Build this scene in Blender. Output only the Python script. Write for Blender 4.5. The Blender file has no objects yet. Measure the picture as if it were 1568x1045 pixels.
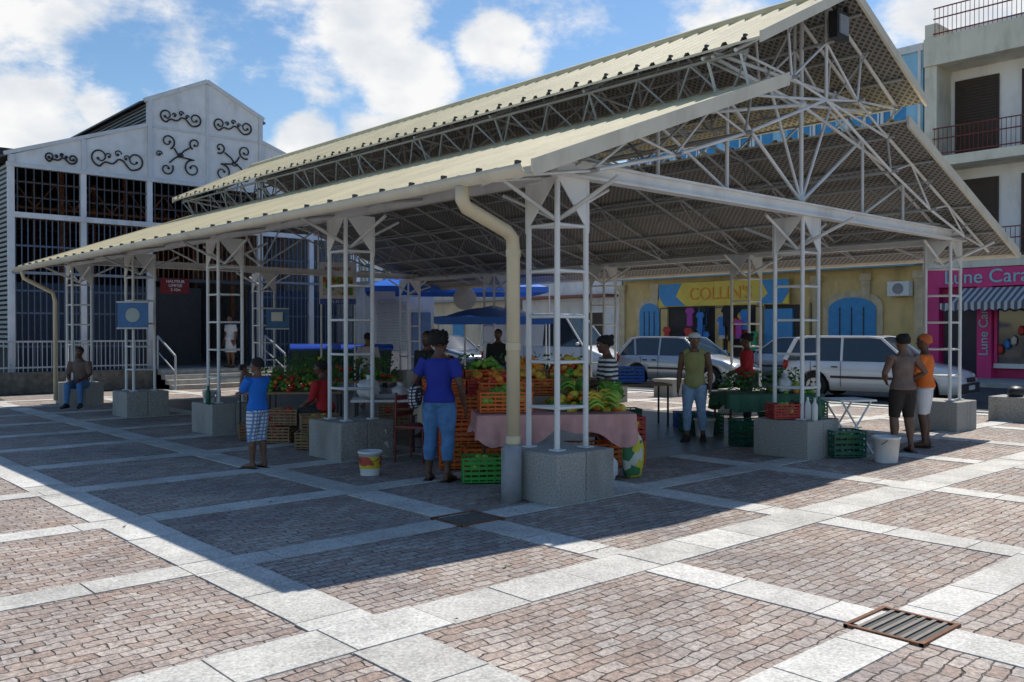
import bpy, bmesh, math, random
from mathutils import Vector, Matrix
random.seed(7)
R=random.random
def U(a,b): return a+(b-a)*R()
scene=bpy.context.scene
col=scene.collection
# survey frame (X right of viewpoint, Y ahead) -> plaza frame
def W(X,Y):
    return (.742*(X-.45)+.670*(Y-8.89), -.670*(X-.45)+.742*(Y-8.89))
# ---------------------------------------------------------------- materials
MATS={}
def nt(name):
    m=bpy.data.materials.new(name); m.use_nodes=True
    n=m.node_tree; b=n.nodes['Principled BSDF']
    return m,n,b
def mat(name,c,rough=.6,var=.12,scale=6,bump=0.0,metal=0,bscale=None,spec=None,coat=0,dirt=0.0):
    if name in MATS: return MATS[name]
    m,n,b=nt(name); N=n.nodes; L=n.links
    tc=N.new('ShaderNodeTexCoord')
    no=N.new('ShaderNodeTexNoise'); no.inputs['Scale'].default_value=scale; no.inputs['Detail'].default_value=4
    L.new(tc.outputs['Object'],no.inputs['Vector'])
    r=N.new('ShaderNodeValToRGB')
    r.color_ramp.elements[0].position=.3; r.color_ramp.elements[1].position=.7
    r.color_ramp.elements[0].color=(*[max(0,x*(1-var)) for x in c],1)
    r.color_ramp.elements[1].color=(*[min(1,x*(1+var)) for x in c],1)
    L.new(no.outputs['Fac'],r.inputs['Fac'])
    out=r.outputs['Color']
    if dirt>0:
        n2=N.new('ShaderNodeTexNoise'); n2.inputs['Scale'].default_value=1.1; n2.inputs['Detail'].default_value=7; n2.inputs['Roughness'].default_value=.65
        mp=N.new('ShaderNodeMapping'); mp.inputs['Scale'].default_value=(1.6,1.6,.5)
        L.new(tc.outputs['Object'],mp.inputs['Vector']); L.new(mp.outputs[0],n2.inputs['Vector'])
        rr=N.new('ShaderNodeMapRange'); rr.inputs[1].default_value=.5; rr.inputs[2].default_value=.72; rr.inputs[4].default_value=dirt
        L.new(n2.outputs['Fac'],rr.inputs[0])
        mx=N.new('ShaderNodeMixRGB'); mx.inputs[2].default_value=(c[0]*.3,c[1]*.27,c[2]*.22,1)
        L.new(rr.outputs[0],mx.inputs[0]); L.new(out,mx.inputs[1]); out=mx.outputs[0]
    L.new(out,b.inputs['Base Color'])
    b.inputs['Roughness'].default_value=rough; b.inputs['Metallic'].default_value=metal
    if spec is not None: b.inputs['Specular IOR Level'].default_value=spec
    if coat: b.inputs['Coat Weight'].default_value=coat
    if bump>0:
        nb=N.new('ShaderNodeTexNoise'); nb.inputs['Scale'].default_value=bscale or scale*8; nb.inputs['Detail'].default_value=4
        L.new(tc.outputs['Object'],nb.inputs['Vector'])
        bp=N.new('ShaderNodeBump'); bp.inputs['Strength'].default_value=bump; bp.inputs['Distance'].default_value=.02
        L.new(nb.outputs['Fac'],bp.inputs['Height']); L.new(bp.outputs[0],b.inputs['Normal'])
    MATS[name]=m; return m
def mat_brickpave():
    m,n,b=nt('pavers'); N=n.nodes; L=n.links
    tc=N.new('ShaderNodeTexCoord')
    def noise(s,d=3,r=.5):
        x=N.new('ShaderNodeTexNoise'); x.inputs['Scale'].default_value=s; x.inputs['Detail'].default_value=d; x.inputs['Roughness'].default_value=r
        L.new(tc.outputs['Object'],x.inputs['Vector']); return x
    def distort(src,s,amt):
        nd=noise(s,2)
        sb=N.new('ShaderNodeVectorMath'); sb.operation='SUBTRACT'; sb.inputs[1].default_value=(.5,.5,.5); L.new(nd.outputs['Color'],sb.inputs[0])
        sc=N.new('ShaderNodeVectorMath'); sc.operation='SCALE'; sc.inputs['Scale'].default_value=amt; L.new(sb.outputs[0],sc.inputs[0])
        ad=N.new('ShaderNodeVectorMath'); ad.operation='ADD'; L.new(src,ad.inputs[0]); L.new(sc.outputs[0],ad.inputs[1]); return ad.outputs[0]
    vv=distort(distort(tc.outputs['Object'],3.2,.10),16,.032)
    br=N.new('ShaderNodeTexBrick'); br.inputs['Scale'].default_value=1
    br.inputs['Brick Width'].default_value=.158; br.inputs['Row Height'].default_value=.086
    br.inputs['Mortar Size'].default_value=.0065; br.inputs['Mortar Smooth'].default_value=.8
    br.inputs['Color1'].default_value=(.37,.285,.24,1); br.inputs['Color2'].default_value=(.50,.455,.415,1)
    br.inputs['Mortar'].default_value=(.22,.19,.165,1)
    br.offset=.5
    L.new(vv,br.inputs['Vector'])
    n2=noise(.8,8,.65)
    r2=N.new('ShaderNodeValToRGB'); r2.color_ramp.elements[0].position=.32; r2.color_ramp.elements[1].position=.66
    r2.color_ramp.elements[0].color=(.62,.63,.66,1); r2.color_ramp.elements[1].color=(1.12,1.05,.99,1)
    L.new(n2.outputs['Fac'],r2.inputs['Fac'])
    mu=N.new('ShaderNodeMixRGB'); mu.blend_type='MULTIPLY'; mu.inputs[0].default_value=1
    L.new(br.outputs['Color'],mu.inputs[1]); L.new(r2.outputs[0],mu.inputs[2])
    n3=noise(34,4,.65)
    r3=N.new('ShaderNodeMapRange'); r3.inputs[1].default_value=.3; r3.inputs[2].default_value=.7; r3.inputs[3].default_value=.55; r3.inputs[4].default_value=1.3
    L.new(n3.outputs['Fac'],r3.inputs[0])
    mu2=N.new('ShaderNodeMixRGB'); mu2.blend_type='MULTIPLY'; mu2.inputs[0].default_value=1
    L.new(mu.outputs[0],mu2.inputs[1]); L.new(r3.outputs[0],mu2.inputs[2])
    ng=noise(6,3); rg_=N.new('ShaderNodeMapRange'); rg_.inputs[1].default_value=.48; rg_.inputs[2].default_value=.6; L.new(ng.outputs['Fac'],rg_.inputs[0])
    gm_=N.new('ShaderNodeMath'); gm_.operation='MULTIPLY'; L.new(rg_.outputs[0],gm_.inputs[0]); L.new(br.outputs['Fac'],gm_.inputs[1])
    mu3=N.new('ShaderNodeMixRGB'); mu3.inputs[2].default_value=(.025,.02,.018,1); L.new(gm_.outputs[0],mu3.inputs[0]); L.new(mu2.outputs[0],mu3.inputs[1])
    L.new(mu3.outputs[0],b.inputs['Base Color']); b.inputs['Roughness'].default_value=.8
    inv=N.new('ShaderNodeMath'); inv.operation='MULTIPLY_ADD'; inv.inputs[1].default_value=-1.0; inv.inputs[2].default_value=1
    L.new(br.outputs['Fac'],inv.inputs[0])
    n4=noise(15,5)
    a2=N.new('ShaderNodeMath'); a2.operation='MULTIPLY_ADD'; a2.inputs[1].default_value=1.9
    L.new(n4.outputs['Fac'],a2.inputs[0]); L.new(inv.outputs[0],a2.inputs[2])
    bp=N.new('ShaderNodeBump'); bp.inputs['Strength'].default_value=.9; bp.inputs['Distance'].default_value=.018
    L.new(a2.outputs[0],bp.inputs['Height']); L.new(bp.outputs[0],b.inputs['Normal'])
    return m
def mat_island(name,c1,c2,rough=.7,bump=.3,grain=60,spec=None,lo=.7):
    m,n,b=nt(name); N=n.nodes; L=n.links
    g=N.new('ShaderNodeNewGeometry'); tc=N.new('ShaderNodeTexCoord')
    mx=N.new('ShaderNodeMixRGB'); mx.inputs[1].default_value=(*c1,1); mx.inputs[2].default_value=(*c2,1)
    L.new(g.outputs['Random Per Island'],mx.inputs[0])
    no=N.new('ShaderNodeTexNoise'); no.inputs['Scale'].default_value=grain; no.inputs['Detail'].default_value=4
    L.new(tc.outputs['Object'],no.inputs['Vector'])
    n2=N.new('ShaderNodeTexNoise'); n2.inputs['Scale'].default_value=1.7; n2.inputs['Detail'].default_value=9; n2.inputs['Roughness'].default_value=.72
    L.new(tc.outputs['Object'],n2.inputs['Vector'])
    ad=N.new('ShaderNodeMath'); ad.operation='ADD'; L.new(no.outputs['Fac'],ad.inputs[0]); L.new(n2.outputs['Fac'],ad.inputs[1])
    mr=N.new('ShaderNodeMapRange'); mr.inputs[1].default_value=.75; mr.inputs[2].default_value=1.25; mr.inputs[3].default_value=lo; mr.inputs[4].default_value=1.15
    L.new(ad.outputs[0],mr.inputs[0])
    mu=N.new('ShaderNodeMixRGB'); mu.blend_type='MULTIPLY'; mu.inputs[0].default_value=1
    L.new(mx.outputs[0],mu.inputs[1]); L.new(mr.outputs[0],mu.inputs[2]); L.new(mu.outputs[0],b.inputs['Base Color'])
    b.inputs['Roughness'].default_value=rough
    if spec is not None: b.inputs['Specular IOR Level'].default_value=spec
    bp=N.new('ShaderNodeBump'); bp.inputs['Strength'].default_value=bump; bp.inputs['Distance'].default_value=.01
    L.new(no.outputs['Fac'],bp.inputs['Height']); L.new(bp.outputs[0],b.inputs['Normal'])
    return m
def mat_mesh_under():
    m,n,b=nt('perforated_soffit'); N=n.nodes; L=n.links
    tc=N.new('ShaderNodeTexCoord')
    fs=[]
    for a in (45,-45):
        mp=N.new('ShaderNodeMapping'); mp.inputs['Rotation'].default_value=(0,0,math.radians(a)); L.new(tc.outputs['Object'],mp.inputs['Vector'])
        w=N.new('ShaderNodeTexWave'); w.inputs['Scale'].default_value=4.4; w.inputs['Distortion'].default_value=.15; L.new(mp.outputs[0],w.inputs['Vector'])
        fs.append(w.outputs['Fac'])
    mx=N.new('ShaderNodeMath'); mx.operation='MAXIMUM'; L.new(fs[0],mx.inputs[0]); L.new(fs[1],mx.inputs[1])
    r=N.new('ShaderNodeValToRGB'); r.color_ramp.elements[0].position=.5; r.color_ramp.elements[1].position=.95
    r.color_ramp.elements[0].color=(.065,.062,.056,1); r.color_ramp.elements[1].color=(.27,.26,.235,1)
    L.new(mx.outputs[0],r.inputs['Fac']); L.new(r.outputs[0],b.inputs['Base Color']); b.inputs['Roughness'].default_value=.6
    return m
def mat_stripe(name,c1,c2,scale,direction='Z',plaid=False,rough=.8,hard=True):
    m,n,b=nt(name); N=n.nodes; L=n.links
    tc=N.new('ShaderNodeTexCoord')
    def wave(d,s):
        w=N.new('ShaderNodeTexWave'); w.bands_direction=d; w.inputs['Scale'].default_value=s; w.inputs['Distortion'].default_value=.6; w.inputs['Detail'].default_value=1
        L.new(tc.outputs['Object'],w.inputs['Vector']); return w.outputs['Fac']
    f=wave(direction,scale)
    if plaid:
        f2=wave('X',scale*1.1); mm=N.new('ShaderNodeMath'); mm.operation='MULTIPLY'; L.new(f,mm.inputs[0]); L.new(f2,mm.inputs[1])
        ad=N.new('ShaderNodeMath'); ad.operation='SQRT'; L.new(mm.outputs[0],ad.inputs[0]); f=ad.outputs[0]
    r=N.new('ShaderNodeValToRGB'); r.color_ramp.elements[0].position=.42; r.color_ramp.elements[1].position=.58
    r.color_ramp.elements[0].color=(*c1,1); r.color_ramp.elements[1].color=(*c2,1)
    L.new(f,r.inputs['Fac']); L.new(r.outputs[0],b.inputs['Base Color']); b.inputs['Roughness'].default_value=rough
    return m
def mat_multi(name,cols,scale,rough=.7):
    m,n,b=nt(name); N=n.nodes; L=n.links
    tc=N.new('ShaderNodeTexCoord'); v=N.new('ShaderNodeTexVoronoi'); v.inputs['Scale'].default_value=scale
    L.new(tc.outputs['Object'],v.inputs['Vector'])
    s=N.new('ShaderNodeSeparateColor'); L.new(v.outputs['Color'],s.inputs[0])
    r=N.new('ShaderNodeValToRGB'); r.color_ramp.interpolation='CONSTANT'
    e=r.color_ramp.elements
    e[0].color=(*cols[0],1); e[0].position=0
    e[1].position=1/len(cols); e[1].color=(*cols[1],1)
    for i in range(2,len(cols)):
        x=e.new(i/len(cols)); x.color=(*cols[i],1)
    L.new(s.outputs[0],r.inputs['Fac']); L.new(r.outputs[0],b.inputs['Base Color']); b.inputs['Roughness'].default_value=rough
    return m
def glassy(name,c=(.03,.04,.05)):
    if name in MATS: return MATS[name]
    m,n,b=nt(name); b.inputs['Base Color'].default_value=(*c,1); b.inputs['Roughness'].default_value=.06; b.inputs['Specular IOR Level'].default_value=.9
    MATS[name]=m; return m

white=mat('white_paint',(.70,.71,.70),.45,.08,3,.05,dirt=.4)
tgrey=mat('galvanised_truss',(.36,.37,.37),.5,.12,3)
whiteb=mat('white_beam',(.74,.74,.72),.5,.06,3,dirt=.3)
cream=mat('cream_roof',(.72,.62,.38),.5,.10,1.2,.05,dirt=.25)
creamf=mat('cream_fascia',(.66,.60,.47),.5,.08,2,dirt=.35)
soffit=mat_mesh_under()
pipe=mat('cream_pipe',(.62,.53,.36),.4,.06,3,dirt=.2)
granite=mat('granite_block',(.36,.35,.32),.85,.35,60,.5,bscale=90,dirt=.5)
dark=mat('dark_metal',(.03,.03,.03),.5)
black=mat('black_plastic',(.015,.015,.016),.5)
rust=mat('rusty_iron',(.18,.075,.035),.8,.4,10)
blackiron=mat('black_iron',(.02,.022,.025),.6)
concrete=mat('concrete',(.42,.41,.38),.85,.18,5,.3,dirt=.4)
asphalt=mat('asphalt',(.06,.06,.062),.85,.3,12,.5,bscale=120)
hallwhite=mat('hall_white',(.72,.74,.76),.6,.08,3,dirt=.4)

# ---------------------------------------------------------------- mesh builder
def ico(sub):
    bm=bmesh.new(); bmesh.ops.create_icosphere(bm,subdivisions=sub,radius=1)
    v=[x.co.copy() for x in bm.verts]; f=[[y.index for y in x.verts] for x in bm.faces]; bm.free(); return v,f
ICO={1:ico(1),2:ico(2),3:ico(3)}
class MB:
    def __init__(s): s.v=[]; s.f=[]; s.m=[]; s.mats=[]; s.sm=[]
    def mi(s,m):
        if m not in s.mats: s.mats.append(m)
        return s.mats.index(m)
    def add(s,vs,fs,m,smooth=False):
        o=len(s.v); s.v.extend([tuple(v) for v in vs]); i=s.mi(m)
        for f in fs: s.f.append([o+k for k in f]); s.m.append(i); s.sm.append(smooth)
    def box(s,c,d,m,rz=0,M=None):
        hx,hy,hz=d[0]/2,d[1]/2,d[2]/2
        vs=[Vector((x*hx,y*hy,z*hz)) for x in(-1,1) for y in(-1,1) for z in(-1,1)]
        if M is not None: vs=[M@v for v in vs]
        elif rz:
            q=Matrix.Rotation(rz,3,'Z'); vs=[q@v for v in vs]
        c=Vector(c); vs=[v+c for v in vs]
        s.add(vs,[(0,1,3,2),(4,6,7,5),(0,4,5,1),(2,3,7,6),(0,2,6,4),(1,5,7,3)],m)
    def bb(s,x0,x1,y0,y1,z0,z1,m): s.box(((x0+x1)/2,(y0+y1)/2,(z0+z1)/2),(abs(x1-x0),abs(y1-y0),abs(z1-z0)),m)
    def tube(s,a,b,r,m,n=6,r2=None,cap=True,smooth=True):
        a=Vector(a); b=Vector(b); d=b-a
        if d.length<1e-6: return
        d.normalize(); u=d.orthogonal().normalized() if abs(d.z)<.9 else Vector((1,0,0)); u=(u-d*u.dot(d)).normalized(); w=d.cross(u)
        r2=r if r2 is None else r2
        vs=[a+(u*math.cos(2*math.pi*i/n)+w*math.sin(2*math.pi*i/n))*r for i in range(n)]+[b+(u*math.cos(2*math.pi*i/n)+w*math.sin(2*math.pi*i/n))*r2 for i in range(n)]
        s.add(vs,[(i,(i+1)%n,n+(i+1)%n,n+i) for i in range(n)],m,smooth)
        if cap: s.add(vs,[list(range(n))[::-1],list(range(n,2*n))],m)
    def path(s,pts,r,m,n=8):
        pts=[Vector(p) for p in pts]; rs=r if isinstance(r,(list,tuple)) else [r]*len(pts)
        rings=[]; u=None
        for i,p in enumerate(pts):
            d=(pts[min(i+1,len(pts)-1)]-pts[max(i-1,0)]).normalized()
            if u is None: u=d.orthogonal().normalized()
            u=(u-d*u.dot(d)).normalized(); w=d.cross(u)
            rings.append([p+(u*math.cos(2*math.pi*k/n)+w*math.sin(2*math.pi*k/n))*rs[i] for k in range(n)])
        s.loft(rings,m)
    def loft(s,rings,m,cap=True,smooth=True):
        n=len(rings[0]); vs=[v for r in rings for v in r]; fs=[]
        for j in range(len(rings)-1):
            for i in range(n): fs.append((j*n+i,j*n+(i+1)%n,(j+1)*n+(i+1)%n,(j+1)*n+i))
        if cap: fs.append(list(range(n))[::-1]); fs.append(list(range((len(rings)-1)*n,len(rings)*n)))
        s.add(vs,fs,m,smooth)
    def sph(s,c,r,m,sub=2,M=None,jit=0):
        v,f=ICO[sub]; c=Vector(c)
        if not isinstance(r,(tuple,list)): r=(r,r,r)
        vs=[]
        for p in v:
            q=Vector((p.x*r[0],p.y*r[1],p.z*r[2]))
            if jit: q*=1+U(-jit,jit)
            if M is not None: q=M@q
            vs.append(q+c)
        s.add(vs,f,m,True)
    def prism(s,poly,off,m):
        n=len(poly); off=Vector(off); a=[Vector(p) for p in poly]; b=[p+off for p in a]
        s.add(a+b,[list(range(n))[::-1],list(range(n,2*n))]+[(i,(i+1)%n,n+(i+1)%n,n+i) for i in range(n)],m)
    def obj(s,name,parent=None,loc=None,rz=None,mods=None):
        me=bpy.data.meshes.new(name); me.from_pydata(s.v,[],s.f)
        for m in s.mats: me.materials.append(m)
        me.polygons.foreach_set('material_index',s.m); me.polygons.foreach_set('use_smooth',s.sm)
        me.update()
        bm=bmesh.new(); bm.from_mesh(me); bmesh.ops.recalc_face_normals(bm,faces=bm.faces); bm.to_mesh(me); bm.free()
        o=bpy.data.objects.new(name,me); col.objects.link(o)
        if parent: o.parent=parent
        if loc is not None: o.location=loc
        if rz is not None: o.rotation_euler=(0,0,rz)
        return o
def empty(name,loc=(0,0,0),rz=0):
    e=bpy.data.objects.new(name,None); e.location=loc; e.rotation_euler=(0,0,rz); e.empty_display_size=.3; col.objects.link(e); return e
def text(body,size,loc,parent,m,face='x',ext=.012,name='lettering',align='CENTER',roll=0):
    c=bpy.data.curves.new(name,'FONT'); c.body=body; c.size=size; c.extrude=ext; c.align_x=align; c.align_y='CENTER'
    c.materials.append(m); o=bpy.data.objects.new(name,c); col.objects.link(o); o.parent=parent; o.location=loc
    M=Matrix(((0,0,-1),(-1,0,0),(0,1,0))) if face=='x' else Matrix(((1,0,0),(0,0,-1),(0,1,0)))
    if roll: M=M@Matrix.Rotation(roll,3,'Z')
    o.rotation_euler=M.to_euler(); return o

# ---------------------------------------------------------------- ground
g=MB(); g.add([(-1500,-1500,-.02),(1500,-1500,-.02),(1500,1500,-.02),(-1500,1500,-.02)],[(0,1,2,3)],mat('dusty_ground',(.16,.15,.12),.9,.2,.4,.2)); g.obj('ground')
g=MB(); g.add([(-45,-45,0),(12.6,-45,0),(12.6,19.2,0),(-45,19.2,0)],[(0,1,2,3)],mat_brickpave()); g.obj('plaza_paving')
g=MB(); g.add([(12.9,-80,-.01),(21.6,-80,-.01),(21.6,90,-.01),(12.9,90,-.01)],[(0,1,2,3)],asphalt)
for k in range(-20,30): g.bb(17.2,17.32,k*3,k*3+1.5,-.006,-.004,mat('road_paint',(.7,.7,.66),.7,.15,20))
g.obj('road')
g=MB(); g.bb(12.6,12.9,-80,90,-.1,.03,concrete); g.bb(21.6,21.85,-80,90,-.1,.13,concrete); g.obj('kerb')
g=MB(); g.bb(21.85,26,-80,90,-.1,.12,concrete); g.obj('pavement')
slab=mat_island('pale_slab',(.54,.52,.475),(.70,.68,.63),.75,.4,55,lo=.55)
s=MB()
xs=[-1.35+2.29*k for k in range(-8,7)]
ys=[-.25+1.91*k for k in range(-11,10)]
def strip(along,c,w,a0,a1,skip):
    a=a0
    while a<a1:
        l=.62*U(.93,1.07); e=min(a+l,a1); b=a+.006
        hit=False
        for q,hw in skip:
            if b<q+hw and e>q-hw:
                if b<q-hw: e=q-hw-.006
                elif e>q+hw: b=q+hw+.006
                else: hit=True
        nxt=e
        if not hit and e-b>.04:
            z=.008+U(-.002,.002); j=U(-.005,.005)
            if along=='x': s.bb(b,e-.005,c-w/2+j,c+w/2+j,-.01,z,slab)
            else: s.bb(c-w/2+j,c+w/2+j,b,e-.005,-.01,z,slab)
        a=max(nxt,a+.05)
grates=[(-1.35,-4.07),(-1.35,-.25)]
WX=.34; WY=.30
for y in ys:
    w=.42 if abs(y+2.16)<.1 else WY
    sk=[(gx,.24) for gx,gy in grates if abs(gy-y)<.2]
    strip('x',y,w,-20,12.6,sk)
for x in xs:
    w=.42 if abs(x+3.64)<.1 else WX
    strip('y',x,w,-20,19,[(y,(.21 if abs(y+2.16)<.1 else WY/2)) for y in ys])
s.obj('paving_strips')
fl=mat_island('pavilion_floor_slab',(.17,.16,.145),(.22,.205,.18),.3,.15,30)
s=MB(); x=1.15
while x<8.3:
    y=1.0
    while y<14.6:
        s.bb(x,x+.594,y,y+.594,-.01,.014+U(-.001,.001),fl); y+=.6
    x+=.6
s.obj('pavilion_floor')
for gx,gy in grates:
    s=MB(); s.bb(gx-.22,gx+.22,gy-.2,gy+.2,-.012,.004,black)
    for a in (-.23,.23): s.bb(gx+a-.012,gx+a+.012,gy-.22,gy+.22,-.01,.017,rust)
    for a in (-.21,.21): s.bb(gx-.242,gx+.242,gy+a-.012,gy+a+.012,-.01,.019,rust)
    for i in range(6):
        yy=gy-.15+i*.06; s.bb(gx-.218,gx+.218,yy-.011,yy+.011,.002,.014,mat('grate_bar',(.16,.14,.12),.6,.2,20))
    s.obj('drain_grate')
s=MB(); lm=[mat('dry_leaf',(.16,.09,.04),.8),mat('fresh_leaf',(.06,.14,.03),.7),mat('paper_scrap',(.6,.58,.52),.8)]
for i in range(200):
    x=U(-7,12); y=U(-6,6) if R()<.7 else U(-6,16); a=U(0,6.28); l=U(.012,.035); c_,s_=math.cos(a)*l,math.sin(a)*l
    z=.014; s.add([(x-c_,y-s_,z),(x+s_*.4,y-c_*.4,z+.006),(x+c_,y+s_,z+.003),(x-s_*.4,y+c_*.4,z+.008)],[(0,1,2,3)],random.choice(lm[:2] if R()<.8 else lm))
s.obj('leaf_litter')

# ---------------------------------------------------------------- pavilion
pav=empty('market_pavilion')
Y0,Y1=-.8,15.8
C=4.43
CY=[3.825*k for k in range(5)]
def zlow(x):
    x=min(x,2*C-x); return 3.05+(x+1.1)*.375
def zup(x):
    x=min(x,2*C-x); return 4.9+(x-2.35)*.5
IR=2*C-2.9; UR=2*C-2.35; ER=10.15
def slope(mb,xa,za,xb,zb,y0,y1,pitch=.26):
    y=y0; prof=[]
    while y<y1-.001:
        for dy,dz in ((0,0),(.16,0),(.185,.04),(.235,.04)): 
            if y+dy<y1: prof.append((y+dy,dz))
        y+=pitch
    prof.append((y1,0))
    vs=[]
    for yy,dz in prof: vs+= [(xa,yy,za+dz),(xb,yy,zb+dz)]
    mb.add(vs,[(2*i,2*i+1,2*i+3,2*i+2) for i in range(len(prof)-1)],cream)
    mb.add([(xa,y0,za-.03),(xb,y0,zb-.03),(xb,y1,zb-.03),(xa,y1,za-.03)],[(0,1,2,3)],soffit)
    mb.add([(xa,y0,za-.03),(xa,y1,za-.03),(xa,y1,za),(xa,y0,za)],[(0,1,2,3)],creamf)
    mb.add([(xb,y0,zb-.03),(xb,y1,zb-.03),(xb,y1,zb),(xb,y0,zb)],[(0,1,2,3)],creamf)
rf=MB()
slope(rf,-1.1,3.05,2.9,zlow(2.9),Y0,Y1); slope(rf,ER,zlow(ER),IR,zlow(IR),Y0,Y1)
slope(rf,2.35,4.9,C,zup(C),Y0,Y1); slope(rf,UR,4.9,C,zup(C),Y0,Y1)
rf.tube((C,Y0,zup(C)+.03),(C,Y1,zup(C)+.03),.07,cream)
y=Y0+.2
while y<Y1:
    for xx,zz in ((-1.08,3.05),(2.37,4.9)):
        rf.box((xx,y,zz+.045),(.05,.035,.05),dark)
    y+=.52
rf.obj('roof_sheets',pav)
fa=MB()
def verge(xa,za,xb,zb,y,h=.15):
    fa.prism([(xa,y,za-h+.05),(xb,y,zb-h+.05),(xb,y,zb+.05),(xa,y,za+.05)],(0,.035,0),creamf)
for yy in (Y0-.04,Y1+.005):
    verge(-1.12,3.05,2.9,zlow(2.9),yy); verge(ER+.02,zlow(ER),IR,zlow(IR),yy)
    verge(2.33,4.9,C,zup(C),yy,.13); verge(UR+.02,4.9,C,zup(C),yy,.13)
for xx,zz in ((-1.17,3.045),(ER+.07,zlow(ER))):
    prof=[(.08*math.cos(a),.09*math.sin(a)) for a in [math.pi+math.pi*i/8 for i in range(9)]]
    prof=prof+[(p[0]*.85,p[1]*.85) for p in prof[::-1]]
    fa.loft([[(xx+p[0],yy,zz+p[1]) for p in prof] for yy in (Y0-.02,Y1)],creamf)
fa.obj('fascia_and_gutter',pav)
dp=MB()
dp.path([(-1.17,.05,2.96),(-1.17,.05,2.84),(-1.13,.05,2.78),(-.6,.08,2.60),(-.52,.09,2.54),(-.5,.1,2.42),(-.5,.1,.55)],.066,pipe,12)
for z in (2.40,1.5,.6): dp.tube((-.5,.1,z-.035),(-.5,.1,z+.035),.074,pipe,12)
dp.path([(-.5,.1,.55),(-.5,.1,.42),(-.52,.1,.3),(-.52,.1,0)],[.085,.085,.1,.1],mat('grey_pipe',(.3,.31,.33),.6,.15,8),12)
dp.path([(-1.17,15.3,2.96),(-1.13,15.3,2.8),(-.55,15.3,2.5),(-.5,15.3,2.3),(-.5,15.3,.1)],.045,pipe,10)
dp.obj('downpipes',pav)
tr=MB(); bl=MB(); gp=MB()
cols=[(x,y) for x in (0,9.15) for y in CY]+[(4.5,0),(4.5,CY[4])]
for (cx,cy) in cols:
    q=.2; n0=(cx-q,cy-q); n1=(cx-q,cy+q); n2=(cx+q,cy-q)
    for p in (n0,n1,n2):
        tr.tube((*p,.46),(*p,3.12),.028,white,8)
    zz=.9
    while zz<2.8:
        tr.tube((*n0,zz),(*n1,zz),.018,white); tr.tube((*n0,zz),(*n2,zz),.018,white); tr.tube((*n1,zz),(*n2,zz),.014,white)
        zz+=.445
    for p in (n0,n1,n2): tr.box((p[0],p[1],.5),(.12,.12,.015),white)
    gp.prism([(cx-q-.02,cy-q-.02,3.14),(cx+q+.03,cy-q-.02,3.14),(cx+q+.03,cy-q-.02,2.62)],(0,.012,0),whiteb)
    gp.prism([(cx-q-.02,cy-q-.02,3.14),(cx-q-.02,cy+q+.03,3.14),(cx-q-.02,cy+q+.03,2.62)],(.012,0,0),whiteb)
    for dx in (-.75,.75):
        tr.tube((cx,cy,2.75),(cx+dx,cy,3.13 if -.2<cx+dx<9.3 else zlow(cx+dx)-.1),.022,white)
    for dy in (-.8,.8): tr.tube((cx,cy,2.75),(cx,cy+dy,3.08),.022,white)
    bl.bb(cx-.4,cx-.003,cy-.4,cy+.4,0,.49,granite); bl.bb(cx+.003,cx+.4,cy-.4,cy+.4,0,.488,granite)
bo=bl.obj('granite_blocks',pav)
bv=bo.modifiers.new('b','BEVEL'); bv.width=.014; bv.segments=2
gp.obj('gusset_plates',pav)
be=MB()
for yy in (0,CY[4]):
    be.bb(-.25,9.38,yy-.26,yy-.16,3.14,3.30,whiteb)
    be.bb(-.25,9.38,yy-.30,yy-.26,3.14,3.165,whiteb); be.bb(-.25,9.38,yy-.30,yy-.26,3.275,3.30,whiteb)
for xx in (-.2,9.15):
    be.bb(xx-.05,xx+.05,.0,15.5,3.10,3.22,whiteb)
be.obj('tie_beams',pav)
def zig(pa,pb,n,m=tgrey,r=.015,rc=.022):
    A0,A1=Vector(pa[0]),Vector(pa[1]); B0,B1=Vector(pb[0]),Vector(pb[1])
    tr.tube(A0,A1,rc,m); tr.tube(B0,B1,rc,m)
    for i in range(n):
        t0=i/n; t1=(i+.5)/n; t2=(i+1)/n
        tr.tube(A0.lerp(A1,t0),B0.lerp(B1,t1),r,m,5,cap=False); tr.tube(B0.lerp(B1,t1),A0.lerp(A1,t2),r,m,5,cap=False)
YA,YB=-.55,15.6
def mir(x,s): return x if s>0 else 2*C-x
for sd in (1,-1):
    zig(((mir(.0,sd),YA,zlow(0)-.08),(mir(.0,sd),YB,zlow(0)-.08)),((mir(.0,sd),YA,3.18),(mir(.0,sd),YB,3.18)),16)
    zig(((mir(1.45,sd),YA,zlow(1.45)-.1),(mir(1.45,sd),YB,zlow(1.45)-.1)),((mir(1.3,sd),YA,3.5),(mir(1.3,sd),YB,3.5)),16)
    zig(((mir(2.5,sd),YA,4.83),(mir(2.5,sd),YB,4.83)),((mir(2.72,sd),YA,4.38),(mir(2.72,sd),YB,4.38)),20)
    tr.tube((mir(2.6,sd),YA,3.92),(mir(2.6,sd),YB,3.92),.024,tgrey)
    for xx in (-.9,-.4,.5,1.9):
        tr.tube((mir(xx,sd),Y0+.05,zlow(xx)-.06),(mir(xx,sd),Y1-.05,zlow(xx)-.06),.018,tgrey)
    for xx in (2.9,4.1):
        tr.tube((mir(xx,sd),Y0+.05,zup(xx)-.06),(mir(xx,sd),Y1-.05,zup(xx)-.06),.018,tgrey)
    zig(((mir(3.5,sd),YA,zup(3.5)-.08),(mir(3.5,sd),YB,zup(3.5)-.08)),((mir(3.6,sd),YA,4.75),(mir(3.6,sd),YB,4.75)),16)
tr.tube((C,YA,5.35),(C,YB,5.35),.022,tgrey)
fy=[-.45]+[CY[0]]+[k*1.9125 for k in range(1,8)]+[CY[4]]
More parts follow.
